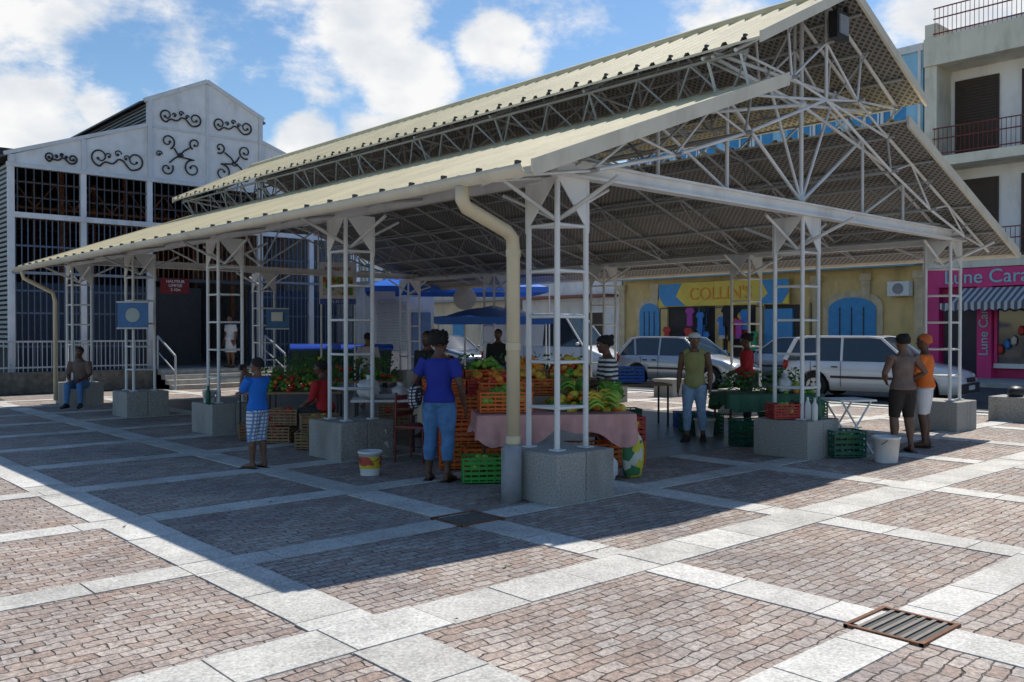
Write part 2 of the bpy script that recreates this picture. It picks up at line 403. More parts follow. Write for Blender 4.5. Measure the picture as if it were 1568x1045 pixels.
for k,yy in enumerate(fy):
    M_=white if k<2 else tgrey
    for sd in (1,-1):
        P=lambda x,z:(mir(x,sd),yy,z)
        tr.tube(P(-1.0,zlow(-1.0)-.09),P(2.85,zlow(2.85)-.09),.026,M_)
        tr.tube(P(2.4,zup(2.4)-.09),P(C,zup(C)-.09),.026,M_)
        low=[(0,3.18),(1.3,3.5),(2.6,3.92),(C,4.62)]
        if k!=1:
            for a,b in zip(low[:-1],low[1:]): tr.tube(P(*a),P(*b),.022,M_)
        up=[(-.9,zlow(-.9)-.09),(.65,zlow(.65)-.09),(1.95,zlow(1.95)-.09),(2.72,4.38)]
        tr.tube(P(*up[0]),P(*low[0]),.016,M_); 
        if k!=1:
            for i in range(3):
                tr.tube(P(*low[i]),P(*up[i+1]),.016,M_,5)
                tr.tube(P(*up[i+1]),P(*low[min(i+1,2)]),.016,M_,5)
        tr.tube(P(2.72,4.38),P(2.5,4.83),.02,M_)
        tr.tube(P(2.72,4.38),P(3.6,4.75),.018,M_,5); tr.tube(P(3.6,4.75),P(3.5,zup(3.5)-.09),.018,M_,5)
        tr.tube(P(2.5,4.83),P(3.6,4.75),.018,M_,5); tr.tube(P(3.6,4.75),P(C,5.35),.018,M_,5)
        tr.tube(P(3.6,4.75),P(C,4.62),.018,M_,5)
        if k!=1: tr.tube(P(2.72,4.38),P(C,4.62),.018,M_,5)
    tr.tube((C,yy,4.62),(C,yy,zup(C)-.1),.022,M_)
for yy in (-.1,CY[4]):
    tr.tube((C,yy,3.3),(C,yy,zup(C)-.1),.03,white,8)
    for sd in (1,-1):
        P=lambda x,z:(mir(x,sd),yy,z)
        for x in (1.45,2.75): tr.tube(P(x,3.3),P(x,zlow(x)-.08 if x<2.9 else 4.5),.024,white)
        tr.tube((C,yy,3.35),P(2.75,4.42),.026,white); tr.tube((C,yy,3.35),P(3.55,4.95),.022,white)
        tr.tube(P(2.75,3.32),P(1.45,zlow(1.45)-.1),.02,white); tr.tube(P(1.45,3.32),P(.1,zlow(.1)-.1),.02,white)
        tr.tube((C,yy,4.62),P(2.45,4.85),.024,white); tr.tube((C,yy,4.62),P(1.95,4.1),.024,white)
        tr.tube((C,yy,4.9),P(2.5,4.9),.024,white)
    tr.sph((C,yy,4.62),.07,white); tr.sph((C,yy,3.38),.06,white)
tr.obj('steel_trusses',pav)
fl_=MB(); fl_.box((C+.0,-.62,5.52),(.30,.12,.34),black); fl_.box((C,-.69,5.52),(.22,.02,.24),mat('lamp_lens',(.25,.27,.28),.2)); fl_.tube((C,-.6,5.66),(C,-.6,5.92),.015,dark)
fl_.box((C+.18,-.62,5.74),(.05,.05,.12),dark); fl_.obj('floodlight')
def panel_sign(x,y,z,w,h,m,m2,name,rz=-.73):
    s=MB(); s.box((0,0,0),(w,.02,h),m); s.tube((0,-.012,0),(0,-.018,0),h*.27,m2,20) if m2 else None
    s.box((0,-.006,h/2),(w+.03,.03,.03),mat('sign_frame',(.5,.5,.5),.4)); s.box((0,-.006,-h/2),(w+.03,.03,.03),MATS['sign_frame'])
    return s.obj(name,loc=(x,y,z),rz=rz)
bluep=mat('blue_panel',(.02,.13,.33),.4)
panel_sign(-.25,CY[3]-.32,1.95,.58,.5,bluep,mat('pale_disc',(.35,.42,.40),.5),'notice_board')
x,y=W(-6.0,22.3); panel_sign(x,y-.3,1.95,.55,.5,bluep,None,'notice_board')
s=MB(); s.box((0,0,0),(.28,.004,.22),white); s.obj('poster',loc=(x-.03,y-.34,2.0),rz=-.73)

# ---------------------------------------------------------------- market hall
hall=empty('market_hall'); FY=20.05
hx=[-.28,1.51,3.32,6.77,8.58,10.37]; HC=5.045
trim=mat('hall_trim',(.60,.63,.66),.55,.08,4)
p=MB()
def ztop(x):
    x=min(x,2*HC-x); 
    return 6.3+(x+.28)*(1.3/3.6)
p.prism([(hx[0],FY,6.05),(hx[1]-.05,FY,6.05),(hx[1]-.05,FY,ztop(hx[1])),(hx[0],FY,6.3)],(0,.1,0),hallwhite)
p.prism([(hx[1]+.05,FY,6.05),(hx[2]-.05,FY,6.05),(hx[2]-.05,FY,ztop(hx[2])),(hx[1]+.05,FY,ztop(hx[1]))],(0,.1,0),hallwhite)
p.prism([(hx[5],FY,6.05),(hx[4]+.05,FY,6.05),(hx[4]+.05,FY,ztop(hx[4])),(hx[5],FY,6.3)],(0,.1,0),hallwhite)
p.prism([(hx[4]-.05,FY,6.05),(hx[3]+.05,FY,6.05),(hx[3]+.05,FY,ztop(hx[3])),(hx[4]-.05,FY,ztop(hx[4]))],(0,.1,0),hallwhite)
p.prism([(hx[2],FY,6.05),(hx[3],FY,6.05),(hx[3],FY,8.35),(HC,FY,9.13),(hx[2],FY,8.35)],(0,.1,0),hallwhite)
p.obj('frieze_panels',hall)
p=MB()
def bar(a,b,w,m=trim,y=FY-.05):
    a=Vector((a[0],y,a[1])); b=Vector((b[0],y,b[1])); d=(b-a).normalized(); n=Vector((-d.z,0,d.x))*w/2
    p.prism([a-n,b-n,b+n,a+n],(0,.16,0),m)
bar((hx[0]-.1,6.05),(hx[5]+.1,6.05),.12)
bar((hx[0]-.15,6.32),(hx[2],7.64),.10); bar((hx[5]+.15,6.32),(hx[3],7.64),.10)
bar((hx[2]-.12,8.33),(HC,9.2),.12,y=FY-.056); bar((hx[3]+.12,8.33),(HC,9.2),.12,y=FY-.058)
bar((hx[2],7.6),(hx[3],7.6),.07,y=FY-.03)
for i,x in enumerate(hx):
    zt={0:6.3,1:ztop(hx[1]),2:8.35,3:8.35,4:ztop(hx[4]),5:6.3}[i]
    p.bb(x-.06,x+.06,FY-.07,FY+.1,6.1,zt,trim)
    p.bb(x-.075,x+.075,FY-.02,FY+.13,.5,6.0,hallwhite)
p.bb(HC-.04,HC+.04,FY-.045,FY+.1,6.1,9.1,trim)
bar((hx[0],4.73),(hx[5],4.73),.14,hallwhite); bar((hx[0],3.2),(hx[2],3.2),.07,mat('hall_grey',(.25,.28,.32),.6)); bar((hx[3],3.2),(hx[5],3.2),.07,MATS['hall_grey'])
p.obj('frame_and_columns',hall)
o=MB()
def spiral(cx,cz,r,a0,turn,sgn,th=.027):
    pts=[]
    for i in range(26):
        t=i/25; a=a0+sgn*turn*t; rr=r*(1-.72*t); pts.append((cx+rr*math.cos(a),FY-.04,cz+rr*math.sin(a)))
    o.path(pts,[th*(1-.35*i/25) for i in range(26)],blackiron,5); o.sph(pts[-1],(.045,.02,.045),blackiron,1)
def wavy(pts,th=.024):
    o.path([(a,FY-.04,b) for a,b in pts],th,blackiron,5)
def scrollset(x0,x1,zc,r):
    w=x1-x0; a=x0+w*.2; b=x1-w*.2
    spiral(a,zc,r,-math.pi/2,7.2,-1); spiral(b,zc,r,-math.pi/2,7.2,1)
    n=14; wavy([(a+(b-a)*k/n,zc-r+ (1-abs(2*k/n-1))*r*.9+ .25*r*math.sin(4*math.pi*k/n)) for k in range(n+1)])
    spiral((a+b)/2,zc+r*.55,r*.42,0,5,1,.02)
    spiral((a+b)/2-r*.9,zc+r*.2,r*.35,math.pi,4.5,-1,.018); spiral((a+b)/2+r*.9,zc+r*.2,r*.35,0,4.5,1,.018)
scrollset(hx[1]+.12,hx[2]-.12,6.52,.26); scrollset(hx[3]+.12,hx[4]-.12,6.52,.26)
scrollset(hx[0]+.75,hx[1]-.1,6.36,.13); 
scrollset(hx[2]+.2,HC-.1,7.98,.2); scrollset(HC+.1,hx[3]-.2,7.98,.2)
for sg,xa in ((1,hx[2]+.1),(-1,hx[3]-.1)):
    w=1.55
    X_=lambda t: xa+sg*w*t
    spiral(X_(.27),7.22,.22,-1.2,7.4,sg); spiral(X_(.75),6.5,.26,1.6,7.4,sg); spiral(X_(.25),6.42,.2,.6,6.6,-sg); spiral(X_(.8),7.25,.18,-2,6.2,-sg)
    wavy([(X_(.27+.12),7.05),(X_(.45),6.9),(X_(.55),6.8),(X_(.68),6.78),(X_(.78),6.76)]); wavy([(X_(.3),6.6),(X_(.4),6.75),(X_(.5),6.85),(X_(.58),7.0),(X_(.7),7.12)])
    spiral(X_(.5),6.83,.1,0,6,sg,.02); spiral(X_(.1),6.82,.1,0,6,sg,.02)
o.obj('scroll_ornaments',hall)
b=MB()
hallbar=mat('hall_bars',(.05,.06,.075),.5); bluebar=mat('bluegrey_bars',(.11,.15,.22),.5)
x=hx[0]+.15
while x<hx[5]:
    if abs(x-hx[2])>.1 and abs(x-hx[3])>.1: b.bb(x-.014,x+.014,FY+.0,FY+.03,4.78,6.0,hallbar)
    x+=.2
for z in (5.2,5.6): b.bb(hx[0],hx[5],FY+.035,FY+.05,z,z+.03,hallbar)
def bars(x0,x1,z0,z1,st,m,y=FY+.02):
    x=x0
    while x<=x1: b.bb(x-.013,x+.013,y,y+.025,z0,z1,m); x+=st
bars(hx[0]+.1,hx[2]-.1,.58,4.66,.15,bluebar); bars(hx[3]+.1,hx[5]-.1,.58,4.66,.15,bluebar)
for z in (1.2,2.1,2.7,3.9): 
    b.bb(hx[0],hx[2],FY+.05,FY+.07,z,z+.05,bluebar); b.bb(hx[3],hx[5],FY+.05,FY+.07,z,z+.05,bluebar)
bars(hx[2]+.1,hx[3]-.1,3.2,4.66,.15,rust); b.bb(hx[2]+.08,hx[3]-.08,FY,FY+.05,3.1,3.2,hallbar)
lou=mat('louvre',(.20,.22,.23),.6)
for k in range(7): b.bb(hx[2]-.03,hx[2]+.03,FY+.1,46,7.62+k*.1,7.67+k*.1,lou)
z=1.2
while z<6.1: b.bb(hx[0]-.05,hx[0]+.03,FY+.1,46,z,z+.07,mat('side_slats',(.32,.35,.36),.6)); z+=.13
b.obj('iron_bars',hall)
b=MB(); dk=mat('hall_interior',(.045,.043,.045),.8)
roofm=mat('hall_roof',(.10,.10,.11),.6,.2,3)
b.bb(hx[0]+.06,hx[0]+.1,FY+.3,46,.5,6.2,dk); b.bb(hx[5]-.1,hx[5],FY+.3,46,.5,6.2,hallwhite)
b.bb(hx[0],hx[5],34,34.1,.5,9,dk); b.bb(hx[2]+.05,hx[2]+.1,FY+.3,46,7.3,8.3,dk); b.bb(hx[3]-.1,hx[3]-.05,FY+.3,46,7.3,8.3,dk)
for xs_,zs_ in (((hx[0]-.25,hx[2]),(6.22,7.55)),((hx[5]+.25,hx[3]),(6.22,7.55)),((hx[2]-.25,HC),(8.24,9.12)),((hx[3]+.25,HC),(8.24,9.12))):
    b.prism([(xs_[0],FY+.12,zs_[0]),(xs_[1],FY+.12,zs_[1]),(xs_[1],FY+.12,zs_[1]+.05),(xs_[0],FY+.12,zs_[0]+.05)],(0,26,0),roofm)
b.bb(hx[0],hx[5],FY,46,0,.5,concrete)
for k in range(4):
    yy=FY+2+k*3
    for x in hx[1:5]: b.bb(x-.06,x+.06,yy,yy+.12,.5,6.5,rust)
    for i in range(10):
        xa=hx[0]+i*1.06; b.tube((xa,yy,5.2),(xa+.53,yy,5.9),.03,rust); b.tube((xa+.53,yy,5.9),(xa+1.06,yy,5.2),.03,rust)
    b.bb(hx[0],hx[5],yy-.03,yy+.03,5.15,5.22,rust); b.bb(hx[0],hx[5],yy-.03,yy+.03,5.88,5.95,rust)
b.bb(hx[2]+.5,hx[3]-.5,FY+3.4,FY+3.5,.5,3.1,mat('roller_shutter',(.09,.09,.1),.5))
b.bb(hx[0]+.2,hx[2]-.2,FY+1.2,FY+1.3,.5,3.0,mat('inner_blue_panel',(.04,.07,.12),.5)); b.bb(hx[3]+.2,hx[5]-.2,FY+1.2,FY+1.3,.5,3.0,MATS['inner_blue_panel'])
b.obj('interior_and_roof',hall)
b=MB(); stone=mat('base_stone',(.16,.15,.13),.9,.35,7,.6,dirt=.5)
b.bb(-14,hx[2]-.0,FY-.45,FY-.1,0,.56,stone); b.bb(hx[3]+.1,14,FY-.45,FY-.1,0,.56,stone)
for k in range(4): b.bb(hx[2]+.05,hx[3]+.05,FY-.4-.3*(4-k),FY-.1-.3*(3-k),0,.13*(k+1),concrete)
b.bb(hx[2]+.05,hx[3]+.05,FY-.4,FY,0,.545,concrete)
rail=mat('rail_grey',(.42,.45,.48),.5)
x=-14
while x<hx[2]: b.bb(x-.01,x+.01,FY-.29,FY-.27,.56,1.35,rail); x+=.115
b.bb(-14,hx[2],FY-.3,FY-.26,1.34,1.39,rail); b.bb(-14,hx[2],FY-.295,FY-.265,.66,.7,rail)
for x in (hx[2]+.1,hx[3]):
    b.tube((x,FY-1.6,.95),(x,FY-.3,1.5),.03,rail); b.tube((x,FY-1.6,0),(x,FY-1.6,.95),.03,rail); b.tube((x,FY-.3,.5),(x,FY-.3,1.5),.03,rail); b.tube((x,FY-1.6,.5),(x,FY-.3,1.05),.02,rail)
b.obj('base_wall_and_steps',hall)
s=MB(); s.bb(hx[2]+.25,hx[2]+1.1,FY-.14,FY-.1,2.75,3.2,mat('red_sign',(.16,.012,.012),.5)); so=s.obj('height_limit_sign')
text('HAUTEUR\nLIMITEE\n2.10m',.12,(hx[2]+.68,FY-.16,2.98),so,white,'y',.004)
# banner stands forward of the hall, by the bins
bx,by=W(-4.75,24.4)
s=MB(); s.box((0,0,0),(1.0,.04,1.15),white); s.box((0,-.03,-.5),(.96,.012,.15),mat('banner_blue',(.05,.1,.4),.5)); s.box((0,-.03,-.08),(.8,.012,.5),mat_multi('banner_pic',[(.4,.1,.05),(.1,.3,.08),(.5,.38,.1),(.5,.5,.5)],9))
for sx in (-.45,.45): s.tube((sx,.04,-2.95),(sx,.04,.55),.025,white)
so=s.obj('advertising_banner',loc=(bx,by,2.95),rz=-.6)
text('le marché',.18,(0,-.04,.4),so,mat('letter_red',(.4,.05,.04),.5),'y',.003); text('0596 50 23 32',.1,(0,-.05,-.5),so,white,'y',.003)
k=MB(); k.bb(10.4,13.0,19.2,21.5,0,3.2,mat('kiosk_white',(.6,.62,.66),.6,.08,3,dirt=.3)); 
z=.9
while z<2.7: k.bb(10.6,11.8,19.13,19.19,z,z+.06,mat('shutter_slat',(.45,.5,.56),.4)); z+=.1
k.bb(10.2,13.2,19.0,21.7,3.2,3.32,mat('kiosk_roof',(.35,.36,.38),.5)); k.bb(12.0,12.8,19.14,19.19,.1,2.3,mat('kiosk_door',(.12,.2,.35),.5)); k.obj('shuttered_kiosk')
gm=mat('grass',(.06,.10,.025),.8,.4,20); s=MB()
for i in range(5000):
    x=U(-14,-1.0); y=U(17.6,19.5); h=U(.04,.14); a=U(0,3.14); dx=.02*math.cos(a); dy=.02*math.sin(a)
    s.add([(x-dx,y-dy,0),(x+dx,y+dy,0),(x+U(-.03,.03),y+U(-.03,.03),h)],[(0,1,2)],gm)
s.add([(-14,17.5,.012),(-1,17.5,.012),(-1,19.6,.012),(-14,19.6,.012)],[(0,1,2,3)],mat('soil',(.09,.08,.05),.9,.3,4))
s.obj('grass')

# ---------------------------------------------------------------- street buildings (front face x=24.5)
FX=24.5
glass=glassy('window_glass'); 
def window(mb,y0,y1,z0,z1,frame,inner,shut=None,x=FX,arch=False):
    mb.bb(x-.02,x+.1,y0,y1,z0,z1,inner)
    t=.07
    mb.bb(x-.06,x+.0,y0-t,y0,z0-t,z1+t,frame); mb.bb(x-.06,x+.0,y1,y1+t,z0-t,z1+t,frame)
    mb.bb(x-.06,x+.0,y0,y1,z1,z1+t,frame); mb.bb(x-.09,x+.0,y0,y1,z0-t,z0,frame)
    mb.bb(x-.045,x-.022,(y0+y1)/2-.03,(y0+y1)/2+.03,z0,z1,frame)
    if shut:
        w=(y1-y0)/2
        for a,c in ((y0-t-w,y0-t),(y1+t,y1+t+w)):
            mb.bb(x-.05,x-.01,a+.01,c,z0,z1,shut)
            z=z0+.08
            while z<z1-.08: mb.bb(x-.07,x-.052,a+.06,c-.05,z,z+.03,shut); z+=.07
def archpoly(y0,y1,z0,z1,x,rise):
    pts=[(x,y0,z0),(x,y1,z0)]
    for i in range(11):
        a=math.pi*i/10; pts.append((x,(y0+y1)/2+(y1-y0)/2*math.cos(a),z1-rise+rise*math.sin(a)))
    return pts
yb=empty('yellow_shop_building'); m=MB()
ywall=mat('yellow_wall',(.66,.48,.20),.8,.12,1.5,.15,dirt=.45); paleb=mat('pale_blue_wall',(.30,.58,.78),.7,.1,1.5,dirt=.2); blued=mat('blue_door',(.04,.25,.50),.5,.1,5)
tan=mat('tan_stone',(.60,.48,.30),.8,.15,3,.2,dirt=.3)
m.bb(FX,FX+9,6.95,20.3,0,3.9,ywall); m.bb(FX+.1,FX+9,7.0,20.2,3.9,11.2,paleb)
m.bb(FX+.0,FX+9,6.96,20.25,11.2,11.45,white)
m.prism([(FX-.75,6.9,3.85),(FX+.1,6.9,4.2),(FX+.1,6.9,4.32),(FX-.75,6.9,3.97)],(0,13.45,0),mat('teal_canopy',(.12,.33,.40),.5))
for yy in [7.0+1.9*i for i in range(8)]:
    m.bb(FX-.12,FX,yy-.16,yy+.16,.1,3.7,tan); m.bb(FX-.17,FX,yy-.22,yy+.22,3.45,3.7,tan); m.bb(FX-.17,FX,yy-.22,yy+.22,.1,.5,tan)
m.obj('walls',yb); m=MB()
for (a,c) in ((8.5,10.3),(18.15,19.25)):
    m.prism(archpoly(a-.22,c+.22,.12,3.1,FX-.02,.55),(-.07,0,0),tan)
    m.prism(archpoly(a,c,.12,2.86,FX-.1,.45),(-.03,0,0),blued)
    for i in range(1,4):
        yy=a+(c-a)*i/4; m.bb(FX-.15,FX-.135,yy-.02,yy+.02,.2,2.5,dark)
    for z in (.9,1.6,2.3): m.bb(FX-.15,FX-.133,a+.05,c-.05,z,z+.05,blued)
m.bb(FX-.15,FX-.02,11.2,17.8,.12,2.65,mat('shop_interior',(.05,.04,.035),.8))
for yy in (11.2,13.1,15.0,17.8): m.bb(FX-.25,FX-.1,yy-.18,yy+.18,.12,2.7,ywall)
m.bb(FX-.25,FX-.12,11.7,12.9,.12,2.5,blued)
m.obj('doors',yb); m=MB()
signb=mat('sign_yellow',(.72,.52,.07),.6,.1,3)
m.bb(FX-.34,FX-.26,11.8,18.0,2.68,3.66,signb)
for (a,c) in ((11.8,13.2),(16.6,18.0)):
    m.prism([(FX-.34,a+(.3 if a<14 else -.0),2.7),(FX-.34,c-(0 if a<14 else .3),2.7),(FX-.34,c-(.5 if a<14 else 0),3.1),(FX-.34,c-(.2 if a<14 else 0),3.64),(FX-.34,a+(0 if a<14 else .2),3.64),(FX-.34,a+(0 if a<14 else .5),3.1)],(-.006,0,0),blued)
m.obj('shop_sign',yb)
text('COLLIN\'S',.72,(FX-.36,14.9,3.16),yb,mat('letter_orange',(.75,.28,.02),.5),'x',.015)
m=MB()
for zf in (4.9,8.2):
    for i in range(5): window(m,8.1+i*2.6,9.0+i*2.6,zf,zf+1.9,white,blued,mat('blue_shutter',(.06,.32,.62),.6),x=FX+.1)
for yy in [7.1+i*1.3 for i in range(11)]: m.bb(FX+.03,FX+.1,yy-.05,yy+.05,4.2,11.2,white)
m.bb(FX-.0,FX+.1,7.0,20.2,7.5,7.7,white)
for yy,zz in ((7.6,3.1),(11.0,4.6)):
    m.box((FX-.25,yy,zz),(.3,.75,.5),MATS['road_paint']); m.tube((FX-.41,yy,zz),(FX-.42,yy,zz),.19,mat('fan_grille',(.25,.25,.25),.6),16)
m.obj('windows',yb)
m=MB(); cm=[mat('cloth%d'%i,c,.8) for i,c in enumerate([(.5,.05,.04),(.6,.35,.05),(.05,.2,.5),(.55,.5,.45),(.05,.3,.12),(.4,.06,.3),(.02,.02,.02)])]
for i in range(30):
    yy=13.2+4.4*R(); z=1.1+R()*1.3; w=U(.2,.35); c=random.choice(cm); x=FX-.5+U(-.2,.1)
    m.prism([(x,yy-w/2,z+.25),(x,yy-w*.8,z+.1),(x,yy-w*.45,z),(x,yy-w/2,z-.5),(x,yy+w/2,z-.5),(x,yy+w*.45,z),(x,yy+w*.8,z+.1),(x,yy+w/2,z+.25)],(.04,0,0),c)
m.tube((FX-.5,12.8,2.6),(FX-.5,17.8,2.6),.02,dark); m.tube((FX-.5,12.8,.1),(FX-.5,12.8,2.6),.02,dark); m.tube((FX-.5,17.8,.1),(FX-.5,17.8,2.6),.02,dark)
m.obj('clothes_rack')
cb=empty('concrete_apartment_building'); m=MB()
cwall=mat('cream_render',(.72,.69,.57),.85,.1,1,.1,dirt=.45); cwhite=mat('white_render',(.80,.80,.80),.85,.05,1,dirt=.25); brown=mat('brown_shutter',(.045,.028,.02),.6); pink=mat('magenta_paint',(.66,.04,.21),.5,.1,2,dirt=.15)
m.bb(FX+1.2,FX+12,-16,6.9,0,12,cwhite)
m.bb(FX,FX+1.2,6.5,6.9,0,12.0,cwall)
for z in (3.9,7.35,10.75): m.bb(FX-.1,FX+1.2,-16,6.9,z-.18,z+.14,cwall)
m.bb(FX-.1,FX+.05,-16,6.9,10.89,11.5,cwall)
for yy in (1.0,-4,-8): m.bb(FX+.1,FX+1.2,yy-.2,yy+.2,3.9,10.7,cwall)
m.bb(FX+4,FX+11,-16,4.6,12,15,mat('roof_box',(.32,.34,.37),.8)); m.bb(FX+1,FX+12,-16,5.0,14.9,15.1,cwall)
m.obj('walls',cb); m=MB()
for z in (4.1,7.5):
    for yy in (5.65,3.55,-.2,-2.5,-6):
        m.bb(FX+1.12,FX+1.19,yy-.7,yy+.7,z,z+2.7,brown)
        for i in range(26): m.bb(FX+1.09,FX+1.115,yy-.64,yy+.64,z+.08+i*.1,z+.12+i*.1,brown)
m.obj('shutters',cb); m=MB(); rr=mat('red_rail',(.16,.025,.022),.5)
for z in (4.0,7.47,11.5):
    yy=-16
    while yy<6.6: m.bb(FX-.055,FX-.04,yy,yy+.015,z,z+.95,rr); yy+=.14
    for dz in (.1,.95,.6): m.bb(FX-.07,FX-.03,-16,6.6,z+dz,z+dz+.035,rr)
m.obj('balcony_railings',cb); m=MB()
m.bb(FX-.05,FX+1.2,-16,6.88,3.1,3.70,pink); m.bb(FX+.3,FX+1.2,-16,6.6,.1,3.1,mat('pink_dark',(.45,.02,.12),.5))
for yy in (6.6,4.95,1.3,-2.5): m.bb(FX-.02,FX+.3,yy-.22,yy+.22,.1,3.1,pink)
m.bb(FX+.2,FX+.28,1.7,4.6,.6,2.6,glass); m.bb(FX+.2,FX+.28,5.2,6.3,.1,2.4,mat('dark_doorway',(.02,.02,.04),.4))
for a,c in ((1.6,1.7),(4.6,4.7)): m.bb(FX+.12,FX+.29,a,c,.5,2.7,pink)
m.bb(FX+.1,FX+.29,1.6,4.7,.45,.6,white); m.bb(FX+.13,FX+.29,1.6,4.7,2.6,2.7,white)
m.bb(FX+.21,FX+.27,-2,1.1,.6,2.6,glass)
for i in range(14): m.sph((FX+.12,1.9+i*.2,.85+.9*R()),(.05,.1,.18),random.choice(cm[:6]),1,jit=.2)
m.obj('pink_shopfront',cb)
text('Lune Caraïbes',.62,(FX-.07,4.4,3.40),cb,mat('letter_teal',(.25,.6,.65),.4),'x',.02); text('Lune Car',.4,(FX-.04,4.95,1.6),cb,MATS['letter_teal'],'x',.01,roll=math.pi/2)
aw=MB(); am=mat_stripe('awning_stripe',(.55,.55,.56),(.12,.13,.15),1.6,'Y')
aw.prism([(FX-.05,-4,3.05),(FX-1.1,-4,2.55),(FX-1.1,-4,2.5),(FX-.05,-4,3.0)],(0,9.6,0),am); 
yy=-4
while yy<5.6:
    aw.prism([(FX-1.1,yy,2.54),(FX-1.1,yy+.3,2.54),(FX-1.1,yy+.3,2.35),(FX-1.1,yy+.15,2.28),(FX-1.1,yy,2.35)],(-.01,0,0),am); yy+=.3
aw.obj('striped_awning')
def house(name,y0,y1,h,wallm,rfm,sh,gf):
    e=empty(name); m=MB(); m.bb(FX,FX+9,y0,y1,0,h,wallm); m.prism([(FX-.5,y0-.1,h),(FX+4.5,y0-.1,h+1.8),(FX+9.5,y0-.1,h)],(0,y1-y0+.2,0),rfm); m.obj('walls_and_roof',e); m=MB()
    n=int((y1-y0)/2.6)
    for i in range(n):
        yc=y0+(i+.5)*(y1-y0)/n; window(m,yc-.4,yc+.4,4.2,5.8,white,glass,sh); m.bb(FX-.06,FX+.05,yc-.55,yc+.55,.12,2.5,gf); m.bb(FX-.08,FX-.0,yc-.65,yc+.65,2.5,2.62,white)
    m.bb(FX-.9,FX,y0+.2,y1-.2,3.2,3.32,rfm); m.obj('windows_and_doors',e)
house('white_townhouse',20.4,27,6.6,mat('offwhite_wall',(.74,.74,.72),.8,.1,1,dirt=.4),mat('rust_roof',(.28,.10,.06),.7),mat('grey_shutter',(.2,.24,.28),.6),brown)
house('cream_townhouse',27.2,37,7.5,mat('beige_wall',(.62,.55,.42),.8,.1,1,dirt=.4),mat('grey_roof',(.3,.3,.3),.6),mat('green_shutter',(.05,.18,.12),.6),blued)
house('white_townhouse',37.2,52,6.8,MATS['offwhite_wall'],MATS['rust_roof'],blued,mat('red_door',(.3,.04,.03),.6))
hm=mat('hill_foliage',(.05,.085,.03),.9,.4,.5); s=MB()
vs=[];n=60
for i in range(n+1):
    t=i/n; x=-120+260*t
    for j,(dy,hh) in enumerate(((0,0),(12,.6),(30,1),(60,.8))):
        vs.append((x,120+dy,hh*(7+5*math.sin(i*.35)+2*math.sin(i*1.3+j))))
s.add(vs,[(i*4+j,i*4+j+1,(i+1)*4+j+1,(i+1)*4+j) for i in range(n) for j in range(3)],hm,True); s.obj('hill')

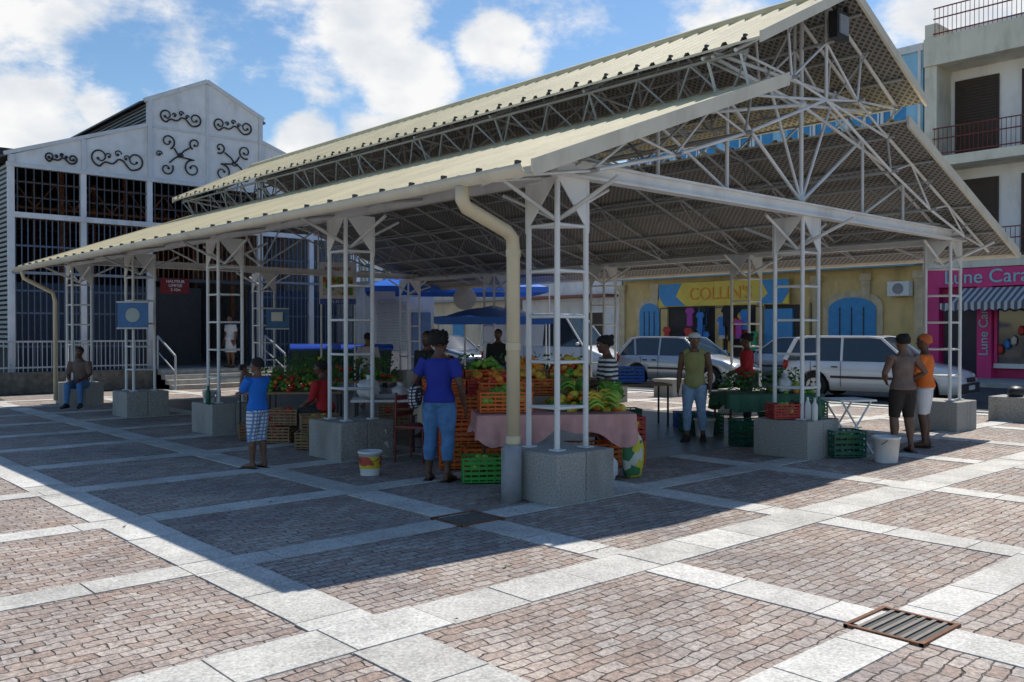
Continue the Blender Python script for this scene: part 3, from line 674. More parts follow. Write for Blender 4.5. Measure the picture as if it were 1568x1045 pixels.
# ---------------------------------------------------------------- vehicles
def car(name,x,y,rz,paint,L=4.1,Wd=.84,belt=.93,roof=1.43,wb=(-1.25,1.27),ws=(.98,.32),rr_=(-1.55,-1.93),van=False,hood=.8):
    m=MB(); hl=L/2; gl=glassy('car_glass'); chrome=mat('hubcap',(.5,.5,.5),.3,.05,5,metal=.6); tyre=mat('tyre',(.02,.02,.02),.8); trimm=mat('car_trim',(.04,.04,.045),.6)
    def top(a):
        pts=[(-hl,.7),(-hl+.06,belt),(ws[0],belt),(hl-.45,hood),(hl-.12,hood-.12),(hl,.52)]
        for p_,q in zip(pts[:-1],pts[1:]):
            if a<=q[0]: return p_[1]+(q[1]-p_[1])*(a-p_[0])/(q[0]-p_[0])
        return pts[-1][1]
    st=[]; a=-hl
    while a<hl-.001: st.append(a); a+=.05
    st.append(hl); rings=[]
    for a in st:
        zb=.2
        for w in wb:
            d=abs(a-w)
            if d<.37: zb=max(zb,.3+math.sqrt(.37**2-d*d))
        zt=max(top(a),.4); w=Wd-.16*(abs(a)/hl)**7
        zb=min(zb,zt-.12); z1=max(.42,zb+.02); z1=min(z1,zt-.08); z2=max(zb+.05,min(zt-.06,.66))
        half=[(w*.95,zb),(w,z1),(w*1.0,z2),(w*.96,zt-.03),(w*.86,zt),(w*.4,zt+.02)]
        rings.append([(a,-p_[0],p_[1]) for p_ in half]+[(a,p_[0],p_[1]) for p_ in half[::-1]])
    m.loft(rings,paint)
    m.bb(-hl+.15,hl-.15,-.6,.6,.18,.7,black)
    m.bb(-hl-.03,-hl+.1,-Wd*.82,Wd*.82,.25,.5,trimm); m.bb(hl-.12,hl+.03,-Wd*.82,Wd*.82,.22,.45,trimm)
    bw,rw=Wd*.93,Wd*.74
    fB,fT,rT,rB=ws[0],ws[1],rr_[0],rr_[1]
    def row(xx,w,z): return [(xx,w*k,z+(.035*(1-k*k) if z>belt+.1 else 0)) for k in(-1,-.6,0,.6,1)]
    B0=row(fB,bw,belt-.01); T0=row(fT,rw,roof-.03); T1=row(fT-.25,rw,roof); T2=row(rT+.3,rw,roof); T3=row(rT,rw,roof-.05); B3=row(rB,bw,belt-.01)
    def sheet(a,b,mm): m.add(a+b,[(i,i+1,i+6,i+5) for i in range(4)],mm,True)
    sheet(B0,T0,gl); sheet(T0,T1,paint); sheet(T1,T2,paint); sheet(T2,T3,paint); sheet(T3,B3,paint if van else gl)
    for e in (0,4):
        sg=-1 if e==0 else 1
        P=[B0[e],T0[e],T1[e],T2[e],T3[e],B3[e]]
        if van:
            xm=fT-.75
            def lerpz(xx,z): 
                t=(z-belt)/(roof-belt); return (xx,sg*(bw+(rw-bw)*t),z)
            m.add([B0[e],T0[e],lerpz(xm,roof-.01),lerpz(xm,belt-.01)],[(0,1,2,3)],gl); m.add([lerpz(xm,belt-.01),lerpz(xm,roof-.01),T2[e],T3[e],B3[e]],[(0,1,2,3,4)],paint)
        else: m.add(P,[(0,1,2,3,4,5)],gl)
        off=Vector((0,sg*.008,0))
        def pil(a,b,r): m.tube(Vector(a)+off,Vector(b)+off,r,paint,6)
        pil(B0[e],T0[e],.035); pil(T0[e],T1[e],.03); pil(T1[e],T2[e],.03); pil(T2[e],T3[e],.035); pil(T3[e],B3[e],.06)
        def at(xx,t): return (xx,sg*(bw+(rw-bw)*t),belt+(roof-belt)*t-.01)
        xm=(fT+rT)/2+.15
        pil(at(xm,0),at(xm-.03,.98),.035)
        if not van: pil(at(rT+.25,0),at(rT+.12,.97),.04)
        ys=sg*(Wd+.003)
        for xx in (fB-.05,xm,rT+.45): m.bb(xx-.006,xx+.006,ys-.004,ys+.004,.3,belt-.04,trimm)
        m.bb(wb[0]+.42,wb[1]-.42,ys-.01,ys+.014,.50,.56,trimm)
        for xx in (xm-.14,rT+.62): m.bb(xx-.09,xx+.06,ys-.01,ys+.02,.76,.79,trimm)
        m.sph((fB-.15,sg*(bw+.13),belt+.08),(.07,.09,.06),paint,2)
        m.sph((hl-.2,sg*(Wd-.24),hood-.2),(.16,.17,.08),mat('headlight',(.6,.62,.62),.1),2)
        m.sph((-hl+.07,sg*(Wd-.13),.82),(.07,.09,.14),mat('tail_light',(.35,.01,.01),.2),2)
        for w in wb:
            yc=sg*(Wd-.12)
            m.tube((w,yc-.1,.3),(w,yc+.1,.3),.3,tyre,24); m.tube((w,yc-sg*.02,.3),(w,yc+sg*.112,.3),.19,chrome,18)
            for k in range(6):
                an=k*math.pi/3; m.box((w+.1*math.cos(an),yc+sg*.114,.3+.1*math.sin(an)),(.05,.01,.05),trimm)
            m.tube((w,yc+sg*.11,.3),(w,yc+sg*.125,.3),.05,chrome,10)
    m.bb(hl-.0,hl+.035,-.3,.3,.48,.58,trimm); m.bb(hl+.03,hl+.042,-.24,.24,.3,.4,white)
    m.bb(-hl-.042,-hl-.03,-.24,.24,.36,.47,mat('plate_yellow',(.6,.5,.1),.5))
    return m.obj(name,loc=(x,y,0),rz=rz)
silver=mat('silver_paint',(.50,.51,.52),.25,.03,2,metal=.35,coat=1); wp=mat('white_car_paint',(.75,.75,.75),.3,.03,2,coat=1); dkp=mat('dark_blue_paint',(.03,.05,.1),.25,.05,2,coat=1)
HD=-math.pi/2
x,y=W(8.95,21.9); car('parked_car',x,y,HD+.12,wp,L=4.2,roof=1.5,rr_=(-1.78,-2.0))
x,y=W(5.3,27.2); car('parked_car',x,y,HD+.1,silver,L=4.2,roof=1.45)
x,y=W(1.4,30.5); car('delivery_van',x,y,HD+.25,wp,L=4.9,Wd=.9,belt=1.15,roof=2.2,wb=(-1.5,1.6),ws=(1.65,.85),rr_=(-2.35,-2.42),van=True,hood=1.0)
x,y=W(-2.6,36); car('parked_car',x,y,HD,dkp)
x,y=W(9.2,29.0); car('parked_car',x,y,HD+math.pi,silver)
x,y=W(-6,41); car('parked_car',x,y,HD,wp)

# ---------------------------------------------------------------- street items
def dumpster(x,y,rz):
    m=MB(); gr=mat('dumpster_green',(.012,.05,.035),.45); lb=mat('dumpster_lid_blue',(.01,.06,.42),.35)
    r=[]
    for z,w,d in ((.18,.62,.42),(.5,.66,.46),(1.1,.7,.52),(1.14,.73,.55)):
        r.append([(-w,-d,z),(w,-d,z),(w,d,z),(-w,d,z)])
    m.loft(r,gr,smooth=False)
    rr=[]
    for i in range(7):
        a=math.pi*i/6; rr.append([(-.74,-.56*math.cos(a),1.15+.12*math.sin(a)),(.74,-.56*math.cos(a),1.15+.12*math.sin(a)),(.74,-.56*math.cos(a),1.10),(-.74,-.56*math.cos(a),1.10)])
    m.loft(rr,lb,smooth=False)
    for sx in (-.5,0,.5): m.box((sx,-.52,.7),(.04,.06,.7),gr)
    for sx in (-.55,.55):
        for sy in (-.35,.35): m.tube((sx-.03,sy,.09),(sx+.03,sy,.09),.09,black,12); m.tube((sx,sy,.09),(sx,sy,.25),.02,dark)
    m.box((-.74,0,.95),(.06,.5,.05),black); m.box((.74,0,.95),(.06,.5,.05),black)
    m.box((.1,-.53,.85),(.2,.02,.12),mat('label_yellow',(.6,.5,.05),.5))
    m.obj('dumpster',loc=(x,y,0),rz=rz)
x,y=W(-5.7,26); dumpster(x,y,-.5); x,y=W(-4.25,26); dumpster(x,y,-.5)
bt=mat('blue_tarpaulin',(.015,.14,.62),.4,.1,3,.1,bscale=6)
def canopy(name,x0,x1,y0,y1,z,peak,rz=0):
    m=MB(); n=10; vs=[]
    cx,cy=(x0+x1)/2,(y0+y1)/2
    for i in range(n+1):
        for j in range(n+1):
            u=i/n*2-1; v=j/n*2-1; k=max(abs(u),abs(v)); zz=z+peak*(1-k)-.05*math.sin((u+1)*8)*k
            vs.append((u*(x1-x0)/2,v*(y1-y0)/2,zz))
    m.add(vs,[(i*(n+1)+j,i*(n+1)+j+1,(i+1)*(n+1)+j+1,(i+1)*(n+1)+j) for i in range(n) for j in range(n)],bt,True)
    hx_,hy_=(x1-x0)/2,(y1-y0)/2
    for a,b_ in (((-hx_,-hy_),(hx_,-hy_)),((hx_,-hy_),(hx_,hy_)),((hx_,hy_),(-hx_,hy_)),((-hx_,hy_),(-hx_,-hy_))):
        m.add([(*a,z),(*b_,z),(*b_,z-.17),(*a,z-.17)],[(0,1,2,3)],bt); m.tube((*a,0),(*a,z),.022,white)
    m.obj(name,loc=(cx,cy,0),rz=rz)
x,y=W(-.5,23.5); canopy('market_tent',x-1.5,x+1.5,y-1.4,y+1.4,2.0,.32,-.7)
x,y=W(-1.9,29); canopy('tarpaulin_awning',x-2.8,x+2.8,y-2,y+2,3.0,1.1,-.6)
m=MB(); x,y=W(-1.38,26.2); m.tube((0,0,0),(0,0,2.9),.03,mat('galvanised',(.4,.4,.4),.4,metal=.5)); m.tube((0,-.03,2.6),(0,-.045,2.6),.32,mat('sign_back',(.35,.33,.3),.5),28); m.tube((0,-.02,2.6),(0,-.03,2.6),.34,MATS['galvanised'],28)
m.obj('traffic_sign',loc=(x,y,0),rz=-.73)
x,y=W(9.35,16.5); m=MB(); m.box((0,0,.22),(.75,.75,.44),granite); m.sph((-.1,0,.52),(.2,.15,.12),black,2,jit=.1); m.obj('concrete_block',loc=(x,y,0))
x,y=W(4.0,22.5); m=MB(); m.box((0,0,.2),(.6,.6,.4),granite); m.box((0,0,.42),(.66,.66,.05),granite); m.obj('concrete_block',loc=(x,y,0))

# ---------------------------------------------------------------- market goods
greenp=mat('green_plastic',(.04,.36,.06),.4,.05); orangep=mat('orange_plastic',(.68,.14,.015),.4,.05); dgreen=mat('dark_green_plastic',(.01,.11,.06),.4); redp=mat('red_plastic',(.4,.02,.02),.4); bluepl=mat('blue_plastic',(.02,.12,.5),.4)
wood=mat('crate_wood',(.30,.19,.10),.8,.2,8)
def crate(m,c,d,rz,mm):
    c=Vector(c); q=Matrix.Rotation(rz,3,'Z'); L_,D,H=d
    def bx(p_,s_): m.box(c+q@Vector(p_),s_,mm,rz)
    bx((0,0,.01),(L_,D,.015))
    n=4
    for i in range(n):
        z=.02+(H-.04)*(i+.5)/n; t=H/n*.5
        for sg in (-1,1): bx((0,sg*D/2,z),(L_,.012,t)); bx((sg*L_/2,0,z),(.012,D,t))
    k=int(L_/.08)
    for i in range(k+1):
        xx=-L_/2+L_*i/k
        for sg in (-1,1): bx((xx,sg*D/2,H/2),(.014,.016,H))
    k=int(D/.08)
    for i in range(k+1):
        yy=-D/2+D*i/k
        for sg in (-1,1): bx((sg*L_/2,yy,H/2),(.016,.014,H))
    for sg in (-1,1): bx((0,sg*D/2,H),(L_+.03,.025,.02)); bx((sg*L_/2,0,H),(.025,D+.03,.02))
fm={'orange':mat('fruit_orange',(.75,.26,.02),.45,.15,9),'red':mat('tomato_red',(.55,.035,.015),.3,.2,9),'green':mat('fruit_green',(.12,.30,.03),.45,.25,9),'yellow':mat('fruit_yellow',(.68,.50,.05),.5,.15,9),'brown':mat('yam_brown',(.16,.09,.045),.85,.3,9),'lime':mat('lime',(.28,.42,.05),.45,.2,9)}
leaf=mat('leafy_green',(.05,.16,.02),.6,.4,9)
def heap(m,c,d,h,rz,keys,r=.04,n=90):
    c=Vector(c); q=Matrix.Rotation(rz,3,'Z')
    for i in range(n):
        u,v=U(-1,1),U(-1,1); z=h*(1-max(abs(u),abs(v))**2)*U(.6,1); rr=r*U(.8,1.2)
        m.sph(c+q@Vector((u*d[0]/2,v*d[1]/2,z)),(rr,rr,rr*U(.8,1.1)),fm[random.choice(keys)],1 if r<.03 else 2)
def leaves(m,c,d,h,rz,n=160,mm=None,sz=.07):
    c=Vector(c); q=Matrix.Rotation(rz,3,'Z')
    for i in range(n):
        p_=c+q@Vector((U(-1,1)*d[0]/2,U(-1,1)*d[1]/2,U(0,h))); a=Vector((U(-1,1),U(-1,1),U(-.2,1))).normalized()*sz*U(.6,1.4); b_=a.orthogonal().normalized()*sz*.35
        m.add([p_,p_+a*.5+b_,p_+a,p_+a*.5-b_],[(0,1,2,3)],mm or leaf)
def bananas(m,c,rz,mm,n=9):
    c=Vector(c); q=Matrix.Rotation(rz,3,'Z')
    for i in range(n):
        o=(i%5-2)*.032; zz=(i//5)*.04
        pts=[c+q@Vector((-.09+.18*t,o+.02*math.sin(t*3),zz+.07*math.sin(t*math.pi)+.01)) for t in (0,.2,.45,.7,.9,1)]
        m.path(pts,[.006,.016,.019,.018,.011,.005],mm,6)
def table(m,c,L_,D,H,rz,top,leg):
    c=Vector(c); q=Matrix.Rotation(rz,3,'Z')
    m.box(c+Vector((0,0,H-.015)),(L_,D,.03),top,rz)
    for sx in(-1,1):
        for sy in(-1,1): m.tube(c+q@Vector((sx*(L_/2-.06),sy*(D/2-.06),0)),c+q@Vector((sx*(L_/2-.06),sy*(D/2-.06),H-.03)),.018,leg)
def cloth(m,c,L_,D,H,rz,mm,drop=.25):
    c=Vector(c); q=Matrix.Rotation(rz,3,'Z'); per=[]
    n=60; P_=2*(L_+D)
    for i in range(n*2):
        s_=P_*i/(n*2)
        if s_<L_: p_=(-L_/2+s_,-D/2); o=(0,-1)
        elif s_<L_+D: p_=(L_/2,-D/2+s_-L_); o=(1,0)
        elif s_<2*L_+D: p_=(L_/2-(s_-L_-D),D/2); o=(0,1)
        else: p_=(-L_/2,D/2-(s_-2*L_-D)); o=(-1,0)
        w=.03*math.sin(i*.9)+.02*math.sin(i*2.3)
        per.append((p_,o,w,drop*(1+.35*math.sin(i*.21)+.12*math.sin(i*.6))))
    r1=[c+q@Vector((p_[0]+o[0]*.01,p_[1]+o[1]*.01,H+.004)) for p_,o,w,d in per]
    r2=[c+q@Vector((p_[0]+o[0]*(.02+w*.4),p_[1]+o[1]*(.02+w*.4),H-d*.4)) for p_,o,w,d in per]
    r3=[c+q@Vector((p_[0]+o[0]*(.03+w*1.2),p_[1]+o[1]*(.03+w*1.2),H-d)) for p_,o,w,d in per]
    m.loft([r1,r2,r3],mm,cap=False); m.add(r1,[list(range(len(r1)))],mm)
RZ=-.62
def WV(X,Y,z=0): a=W(X,Y); return Vector((a[0],a[1],z))
def off(c,dx,dy,dz=0,rz=RZ): return Vector(c)+Matrix.Rotation(rz,3,'Z')@Vector((dx,dy,dz))
pinkc=mat('pink_cloth',(.62,.32,.29),.85,.15,6,.1)
m=MB(); c=WV(.45,10.35)
table(m,c,1.75,1.0,.72,RZ,wood,dark); cloth(m,c,1.77,1.02,.72,RZ,pinkc,.26); m.obj('market_table')
m=MB()
crate(m,off(c,-.55,-.1,.735),(.58,.4,.22),RZ,orangep); heap(m,off(c,-.55,-.1,.86),(.5,.34),.14,RZ,['green','lime'],.045,60)
crate(m,off(c,-.5,.33,.735),(.58,.4,.3),RZ,orangep); heap(m,off(c,-.5,.33,.98),(.5,.34),.14,RZ,['orange','red'],.045,60)
for i in range(12): bananas(m,off(c,.0+U(0,.75),U(-.44,.1),.76+U(0,.09)),U(0,3),fm['yellow'] if R()<.6 else fm['lime'])
for i in range(9): bananas(m,off(c,.1+U(0,.7),U(0,.4),.82+U(0,.14)),U(0,3),fm['green'] if R()<.6 else fm['yellow'])
heap(m,off(c,.4,.15,.74),(.85,.6),.2,RZ,['green','yellow','lime','orange'],.05,90)
leaves(m,off(c,.75,.3,.75),(.3,.4),.3,RZ,120)
m.obj('fruit_display')
m=MB(); c2=WV(-.05,11.7); table(m,c2,2.3,.9,.82,RZ,wood,dark); cloth(m,c2,2.32,.92,.82,RZ,mat('beige_cloth',(.4,.33,.24),.8),.3); m.obj('market_table')
m=MB()
for i in range(4):
    cc=off(c2,-.85+i*.56,-.2,.83); crate(m,cc,(.52,.38,.2),RZ,[orangep,redp,orangep,wood][i]); heap(m,cc+Vector((0,0,.12)),(.46,.34),.2,RZ,[['red'],['orange','red'],['yellow','orange'],['green','yellow']][i],.04,80)
    cc=off(c2,-.85+i*.56,.22,.98); crate(m,cc,(.52,.36,.15),RZ,[redp,orangep,wood,orangep][i]); heap(m,cc+Vector((0,0,.08)),(.5,.34),.24,RZ,[['red','orange'],['green','lime'],['orange'],['yellow','red']][i],.045,80)
leaves(m,off(c2,0,.35,.98),(2.2,.3),.35,RZ,320); leaves(m,off(c2,-.9,-.1,.98),(.4,.4),.28,RZ,130)
m.obj('vegetable_display')
for (X,Y,z,d,mm,k) in ((-.33,9.75,0,(.42,.32,.26),greenp,['lime']),(-.28,10.2,.0,(.5,.36,.3),orangep,['orange']),(-.62,10.75,0,(.5,.36,.28),orangep,['green']),(-.62,10.75,.3,(.5,.36,.28),orangep,['red','orange']),(-.6,10.78,.6,(.5,.36,.24),orangep,['red','green']),(.02,10.05,.35,(.45,.3,.2),orangep,['brown']),(1.35,11.0,0,(.5,.36,.28),orangep,['brown']),(1.35,11.0,.3,(.5,.36,.28),redp,['orange']),(.35,10.25,0,(.5,.4,.28),redp,['green']),(-.25,12,.0,(.6,.4,.3),redp,['red']),(.9,10.6,0,(.5,.36,.3),orangep,['yellow'])):
    m=MB(); cc=WV(X,Y,z+.015); crate(m,cc,d,RZ,mm); heap(m,cc+Vector((0,0,d[2]*.6)),(d[0]*.85,d[1]*.85),.1,RZ,k,.04,30); m.obj('plastic_crate')
def bag(name,X,Y,z,r,mm,jit=.1):
    m=MB(); v,f=ICO[3]; c=WV(X,Y,z+r[2]*.93); ph=R()*9
    vs=[]
    for p_ in v:
        k=1+jit*math.sin(p_.x*5+ph)*math.cos(p_.y*4+ph)+jit*.6*math.sin(p_.z*9+p_.x*7+ph)+jit*.3*math.sin(p_.y*19+ph)
        sxy=(1-abs(p_.z)**3)**.35/max(.2,math.sqrt(max(.04,1-p_.z*p_.z)))*.95
        q=Vector((p_.x*r[0]*k*min(1.5,sxy),p_.y*r[1]*k*min(1.5,sxy),max(p_.z*r[2]*k,-r[2]*.93)))
        if p_.z>.75: q.z+=(p_.z-.75)*r[2]*1.2; q.x*=.5; q.y*=.5
        vs.append(c+q)
    m.add(vs,f,mm,True); m.tube(c+Vector((0,0,r[2]*.9)),c+Vector((.02,0,r[2]*1.4)),.025,mm,7,r2=.06); m.obj(name)
wbag=mat('white_plastic_bag',(.68,.68,.68),.35,.1,10,.3,bscale=18)
bag('plastic_bag',1.02,9.8,0,(.16,.14,.15),wbag)
bag('rice_sack',1.36,10.05,0,(.15,.11,.27),mat_multi('sack_print',[(.62,.55,.05),(.62,.6,.5),(.06,.2,.08),(.62,.55,.05),(.5,.45,.12)],11,.75),.07)
bag('plastic_bag',-1.95,12.15,.735,(.16,.14,.13),wbag,.16); bag('plastic_bag',-1.55,12.3,.735,(.12,.1,.08),wbag); bag('plastic_bag',-1.75,11.75,.0,(.22,.18,.2),wbag,.16)
bag('plastic_bag',4.15,13.6,.71,(.13,.1,.12),wbag)
def bucket(X,Y,z,r,h,mm,band=None,name='bucket'):
    m=MB(); n=24
    def rg(rr,zz): return [(rr*math.cos(2*math.pi*i/n),rr*math.sin(2*math.pi*i/n),zz) for i in range(n)]
    m.loft([rg(r*.82,0),rg(r,h),rg(r*1.05,h)],mm,cap=False); m.loft([rg(r*1.0,h-.025),rg(r*1.06,h-.02),rg(r*1.06,h+.004),rg(r*.97,h+.004),rg(r*.8,.02)],mm,cap=False)
    m.add(rg(r*.82,0.01),[list(range(n))],mm)
    if band: m.loft([rg(r*.885+.002,h*.3),rg(r*.965+.002,h*.8)],band,cap=False)
    m.path([(r*1.04*math.cos(a),-.02-.1*math.sin(a),h-.03-.09*math.sin(a)) for a in [math.pi*i/10 for i in range(11)]],.004,dark,5)
    m.obj(name,loc=WV(X,Y,z),rz=U(0,6))
bucket(-1.63,10.25,0,.135,.27,mat('bucket_white',(.72,.72,.70),.35),mat_multi('bucket_label',[(.65,.5,.03),(.65,.5,.03),(.65,.5,.03),(.5,.08,.05),(.1,.2,.5)],9))
bucket(4.72,11.25,0,.165,.32,MATS['bucket_white'])
bucket(3.95,13.6,0,.2,.4,dgreen); bucket(3.0,13.9,.0,.16,.28,MATS['bucket_white']); bucket(-4.85,14.3,.5,.1,.2,MATS['bucket_white'])
m=MB(); c=WV(3.9,13.7); table(m,c,1.5,.8,.7,RZ,wood,dark); cloth(m,c,1.5,.8,.7,RZ,mat('green_cloth',(.05,.14,.08),.8),.2); m.obj('market_table')
m=MB(); leaves(m,off(c,-.3,0,.71),(.8,.6),.3,RZ,300); heap(m,off(c,.4,0,.71),(.6,.5),.15,RZ,['lime','green','orange'],.04,60); leaves(m,off(c,.5,.2,.75),(.4,.3),.3,RZ,120); m.obj('vegetable_display')
for (X,Y,z,d,mm) in ((3.05,14.4,.0,(.6,.4,.3),dgreen),(3.45,12.9,.0,(.5,.4,.35),dgreen),(3.6,11.75,.49,(.42,.3,.18),redp),(3.98,11.95,.49,(.36,.3,.2),dgreen),(4.35,11.7,.0,(.42,.36,.33),dgreen),(4.2,12.6,.0,(.42,.36,.33),dgreen),(3.1,15.2,.0,(.6,.4,.25),bluepl),(2.0,15.5,.745,(.5,.36,.26),bluepl),(1.9,15.3,.0,(.55,.4,.3),dgreen)):
    m=MB(); cc=WV(X,Y,z+.015); crate(m,cc,d,RZ,mm); heap(m,cc+Vector((0,0,d[2]*.5)),(d[0]*.8,d[1]*.8),.12,RZ,['green','brown','lime'],.04,25); m.obj('plastic_crate')
m=MB(); c=WV(2.05,15.5); table(m,c,1.3,.7,.74,RZ,wood,dark); m.obj('market_table')
for (X,Y) in ((3.85,11.62),(3.9,11.5),(4.02,11.7),(-4.8,14.1),(-4.72,14.35)):
    m=MB(); c=WV(X,Y,.49); m.path([c,c+Vector((0,0,.02)),c+Vector((0,0,.2)),c+Vector((0,0,.25)),c+Vector((0,0,.3))],[.03,.04,.04,.016,.014],random.choice([white,dgreen,wbag]),10); m.obj('bottle')
m=MB(); c=WV(4.55,12.1); q=Matrix.Rotation(-.5,3,'Z')
m.box(c+Vector((0,0,.72)),(.55,.5,.025),white,-.5)
for sy in (-.2,.2):
    m.tube(c+q@Vector((-.25,sy,0)),c+q@Vector((.22,sy,.71)),.014,white); m.tube(c+q@Vector((.25,sy,0)),c+q@Vector((-.22,sy,.71)),.014,white)
m.obj('folding_table')
m=MB(); c=WV(-1.75,12.3); table(m,c,.9,.6,.72,RZ,white,dark); m.box(c+Vector((0,0,.76)),(.4,.3,.06),mat('plaid_pack',(.3,.3,.34),.7),RZ); m.obj('folding_table')
def chair(X,Y,rz,mm):
    m=MB(); m.box((0,0,.44),(.40,.40,.03),mm)
    for sx in(-.19,.19): m.tube((sx,-.19,0),(sx,-.19,.44),.014,mm); m.tube((sx,.22,0),(sx,.2,.87),.014,mm)
    for z in (.6,.7,.8): m.box((0,.205,z),(.38,.02,.06),mm)
    m.obj('chair',loc=WV(X,Y,0),rz=rz)
chair(-1.2,11.35,.4,mat('red_chair',(.2,.03,.03),.5)); chair(-1.0,12.4,-.9,wbag)
m=MB(); c=WV(-3.5,14.2); table(m,c,1.6,.8,.7,RZ,wood,dark); m.obj('market_table')
m=MB(); leaves(m,off(c,0,0,.71),(1.5,.7),.35,RZ,520); heap(m,off(c,-.1,0,.71),(1.3,.6),.25,RZ,['red','green','orange','green'],.04,110); m.obj('vegetable_display')
m=MB(); c=WV(-3.2,16.3); table(m,c,2.4,.8,.75,RZ,wood,dark); leaves(m,off(c,0,0,.76),(2.2,.7),.4,RZ,600); heap(m,off(c,0,0,.76),(2.2,.7),.25,RZ,['red','green','green'],.04,110); m.obj('flower_stall')
for (X,Y,z) in ((-3.5,13.2,0),(-2.9,13.9,0),(-3.4,13.25,.25),(-2.75,12.5,0),(-2.2,13.6,0),(-4.3,15.2,0),(-2.7,12.5,.24),(-2.0,13.1,0),(-3.9,13.6,0),(-1.9,14.6,0),(-1.9,14.6,.24)):
    m=MB(); cc=WV(X,Y,z+.015); crate(m,cc,(.5,.34,.22),RZ+U(-.3,.3),wood); heap(m,cc+Vector((0,0,.1)),(.4,.28),.14,RZ,random.choice([['brown','green','red'],['orange','yellow'],['lime','green'],['red']]),.045,28); m.obj('wooden_crate')

# ---------------------------------------------------------------- people
def person(name,X,Y,H,heading,skin,z0=0,j=None,fem=False,top=None,sleeve=.55,bot=None,legl=2.0,skirt=None,hair='short',hairc=None,shoe=None,vox=.011,hy=0,tophem=-.02,cap=None):
    J=dict(pel=(0,0,.53),neck=(0,.0,.835),head=(0,-.012,.925),
      hipL=(.05,0,.505),hipR=(-.05,0,.505),knL=(.058,-.012,.28),knR=(-.058,-.012,.28),anL=(.06,.012,.045),anR=(-.06,.012,.045),
      shL=(.103,0,.805),shR=(-.103,0,.805),elL=(.138,.015,.635),elR=(-.138,.015,.635),wrL=(.142,-.03,.49),wrR=(-.142,-.03,.49),toeL=(0.15,-1,0),toeR=(-.15,-1,0))
    if fem: J['shL']=(.094,0,.805); J['shR']=(-.094,0,.805)
    if j: J.update(j)
    V={k:Vector(v)*H if not k.startswith('toe') else Vector(v).normalized() for k,v in J.items()}
    f=Vector((.670,.742)); l=Vector((-.742,.670)); h=math.radians(heading)
    fd=f*math.cos(h)+l*math.sin(h); rz=math.atan2(fd.y,fd.x)+math.pi/2
    x,y=W(X,Y); E=empty(name,(x,y,z0),rz)
    def remesh(mb,nm,v=vox,sm=3):
        o=mb.obj(nm,E); r=o.modifiers.new('r','REMESH'); r.mode='VOXEL'; r.voxel_size=v; r.use_smooth_shade=True
        s_=o.modifiers.new('s','SMOOTH'); s_.factor=.5; s_.iterations=sm; return o
    def rg(c,ax,ay,n=16): return [c+ax*math.cos(2*math.pi*i/n)+ay*math.sin(2*math.pi*i/n) for i in range(n)]
    hw=1.1 if fem else 1.0
    prof=[(-.17,.05,.045),(-.08,.082*hw,.07*hw),(.06,.09*hw,.077*hw),(.3,.076,.058),(.5,.085,.064),(.7,.094 if not fem else .088,.07),(.86,.092,.06),(.95,.06,.042),(1.03,.036,.036)]
    ax_=V['neck']-V['pel']; sh=(V['shL']-V['shR']).normalized(); hp=(V['hipL']-V['hipR']).normalized()
    def torso(mb,mm,inf,t0,t1,flare=0):
        rings=[]; ts=prof
        def samp(t):
            if t<=ts[0][0]: return ts[0][1:]
            for a,b_ in zip(ts[:-1],ts[1:]):
                if t<=b_[0]:
                    k=(t-a[0])/(b_[0]-a[0]); return (a[1]+(b_[1]-a[1])*k,a[2]+(b_[2]-a[2])*k)
            return ts[-1][1:]
        n=14
        for i in range(n+1):
            t=t0+(t1-t0)*i/n; rx,ry=samp(t); s_=hp.lerp(sh,min(1,max(0,t))).normalized(); fw=s_.cross(ax_.normalized())
            e=inf+flare*max(0,(.3-t))
            rings.append(rg(V['pel']+ax_*t,s_*(rx*H+e),fw*(ry*H+e)))
        mb.loft(rings,mm)
    def arm(s): return [V['sh'+s],V['sh'+s].lerp(V['el'+s],.45),V['el'+s],V['el'+s].lerp(V['wr'+s],.35),V['wr'+s]],[.036*H,.033*H,.0245*H,.0255*H,.0165*H]
    def leg(s):
        k=1.08 if fem else 1
        a=V['hip'+s]; b_=V['kn'+s]; c=V['an'+s]
        calf=b_.lerp(c,.3)+Vector((0,.008*H,0))
        return [a+(a-b_)*.05,a.lerp(b_,.35),a.lerp(b_,.8),b_,calf,b_.lerp(c,.75),c],[.058*H*k,.054*H*k,.04*H*k,.035*H*k,.036*H*k,.024*H,.022*H]
    def cut(pts,rs,frac):
        Ls=[(b_-a).length for a,b_ in zip(pts[:-1],pts[1:])]; T=sum(Ls)*frac; op=[pts[0]]; orr=[rs[0]]; acc=0
        for i,L_ in enumerate(Ls):
            if acc+L_>=T-1e-6:
                k=(T-acc)/L_; op.append(pts[i].lerp(pts[i+1],k)); orr.append(rs[i]+(rs[i+1]-rs[i])*k); break
            op.append(pts[i+1]); orr.append(rs[i+1]); acc+=L_
        return op,orr
    B=MB()
    torso(B,skin,-.006,-.14,1.0)
    hd=V['head']; hh=.135*H
    B.path([V['neck']-ax_*.05,V['neck'].lerp(hd,.4),hd],[.038*H,.03*H,.03*H],skin,12)
    up=(hd-V['neck']).normalized(); up=(up*.4+Vector((0,0,1))*.6).normalized()
    q=Matrix.Rotation(math.radians(hy),3,'Z'); hf=q@Vector((0,-1,0)); hf=(hf-up*hf.dot(up)).normalized(); hs=up.cross(hf)*-1
    chin=hd-up*hh*.5
    hp_=[(.0,.12,.10,.22),(.06,.2,.2,.17),(.16,.27,.30,.09),(.3,.31,.38,.03),(.45,.335,.42,0),(.6,.345,.44,-.02),(.75,.33,.42,-.03),(.88,.26,.33,-.03),(.96,.16,.2,-.03),(1,.05,.07,-.03)]
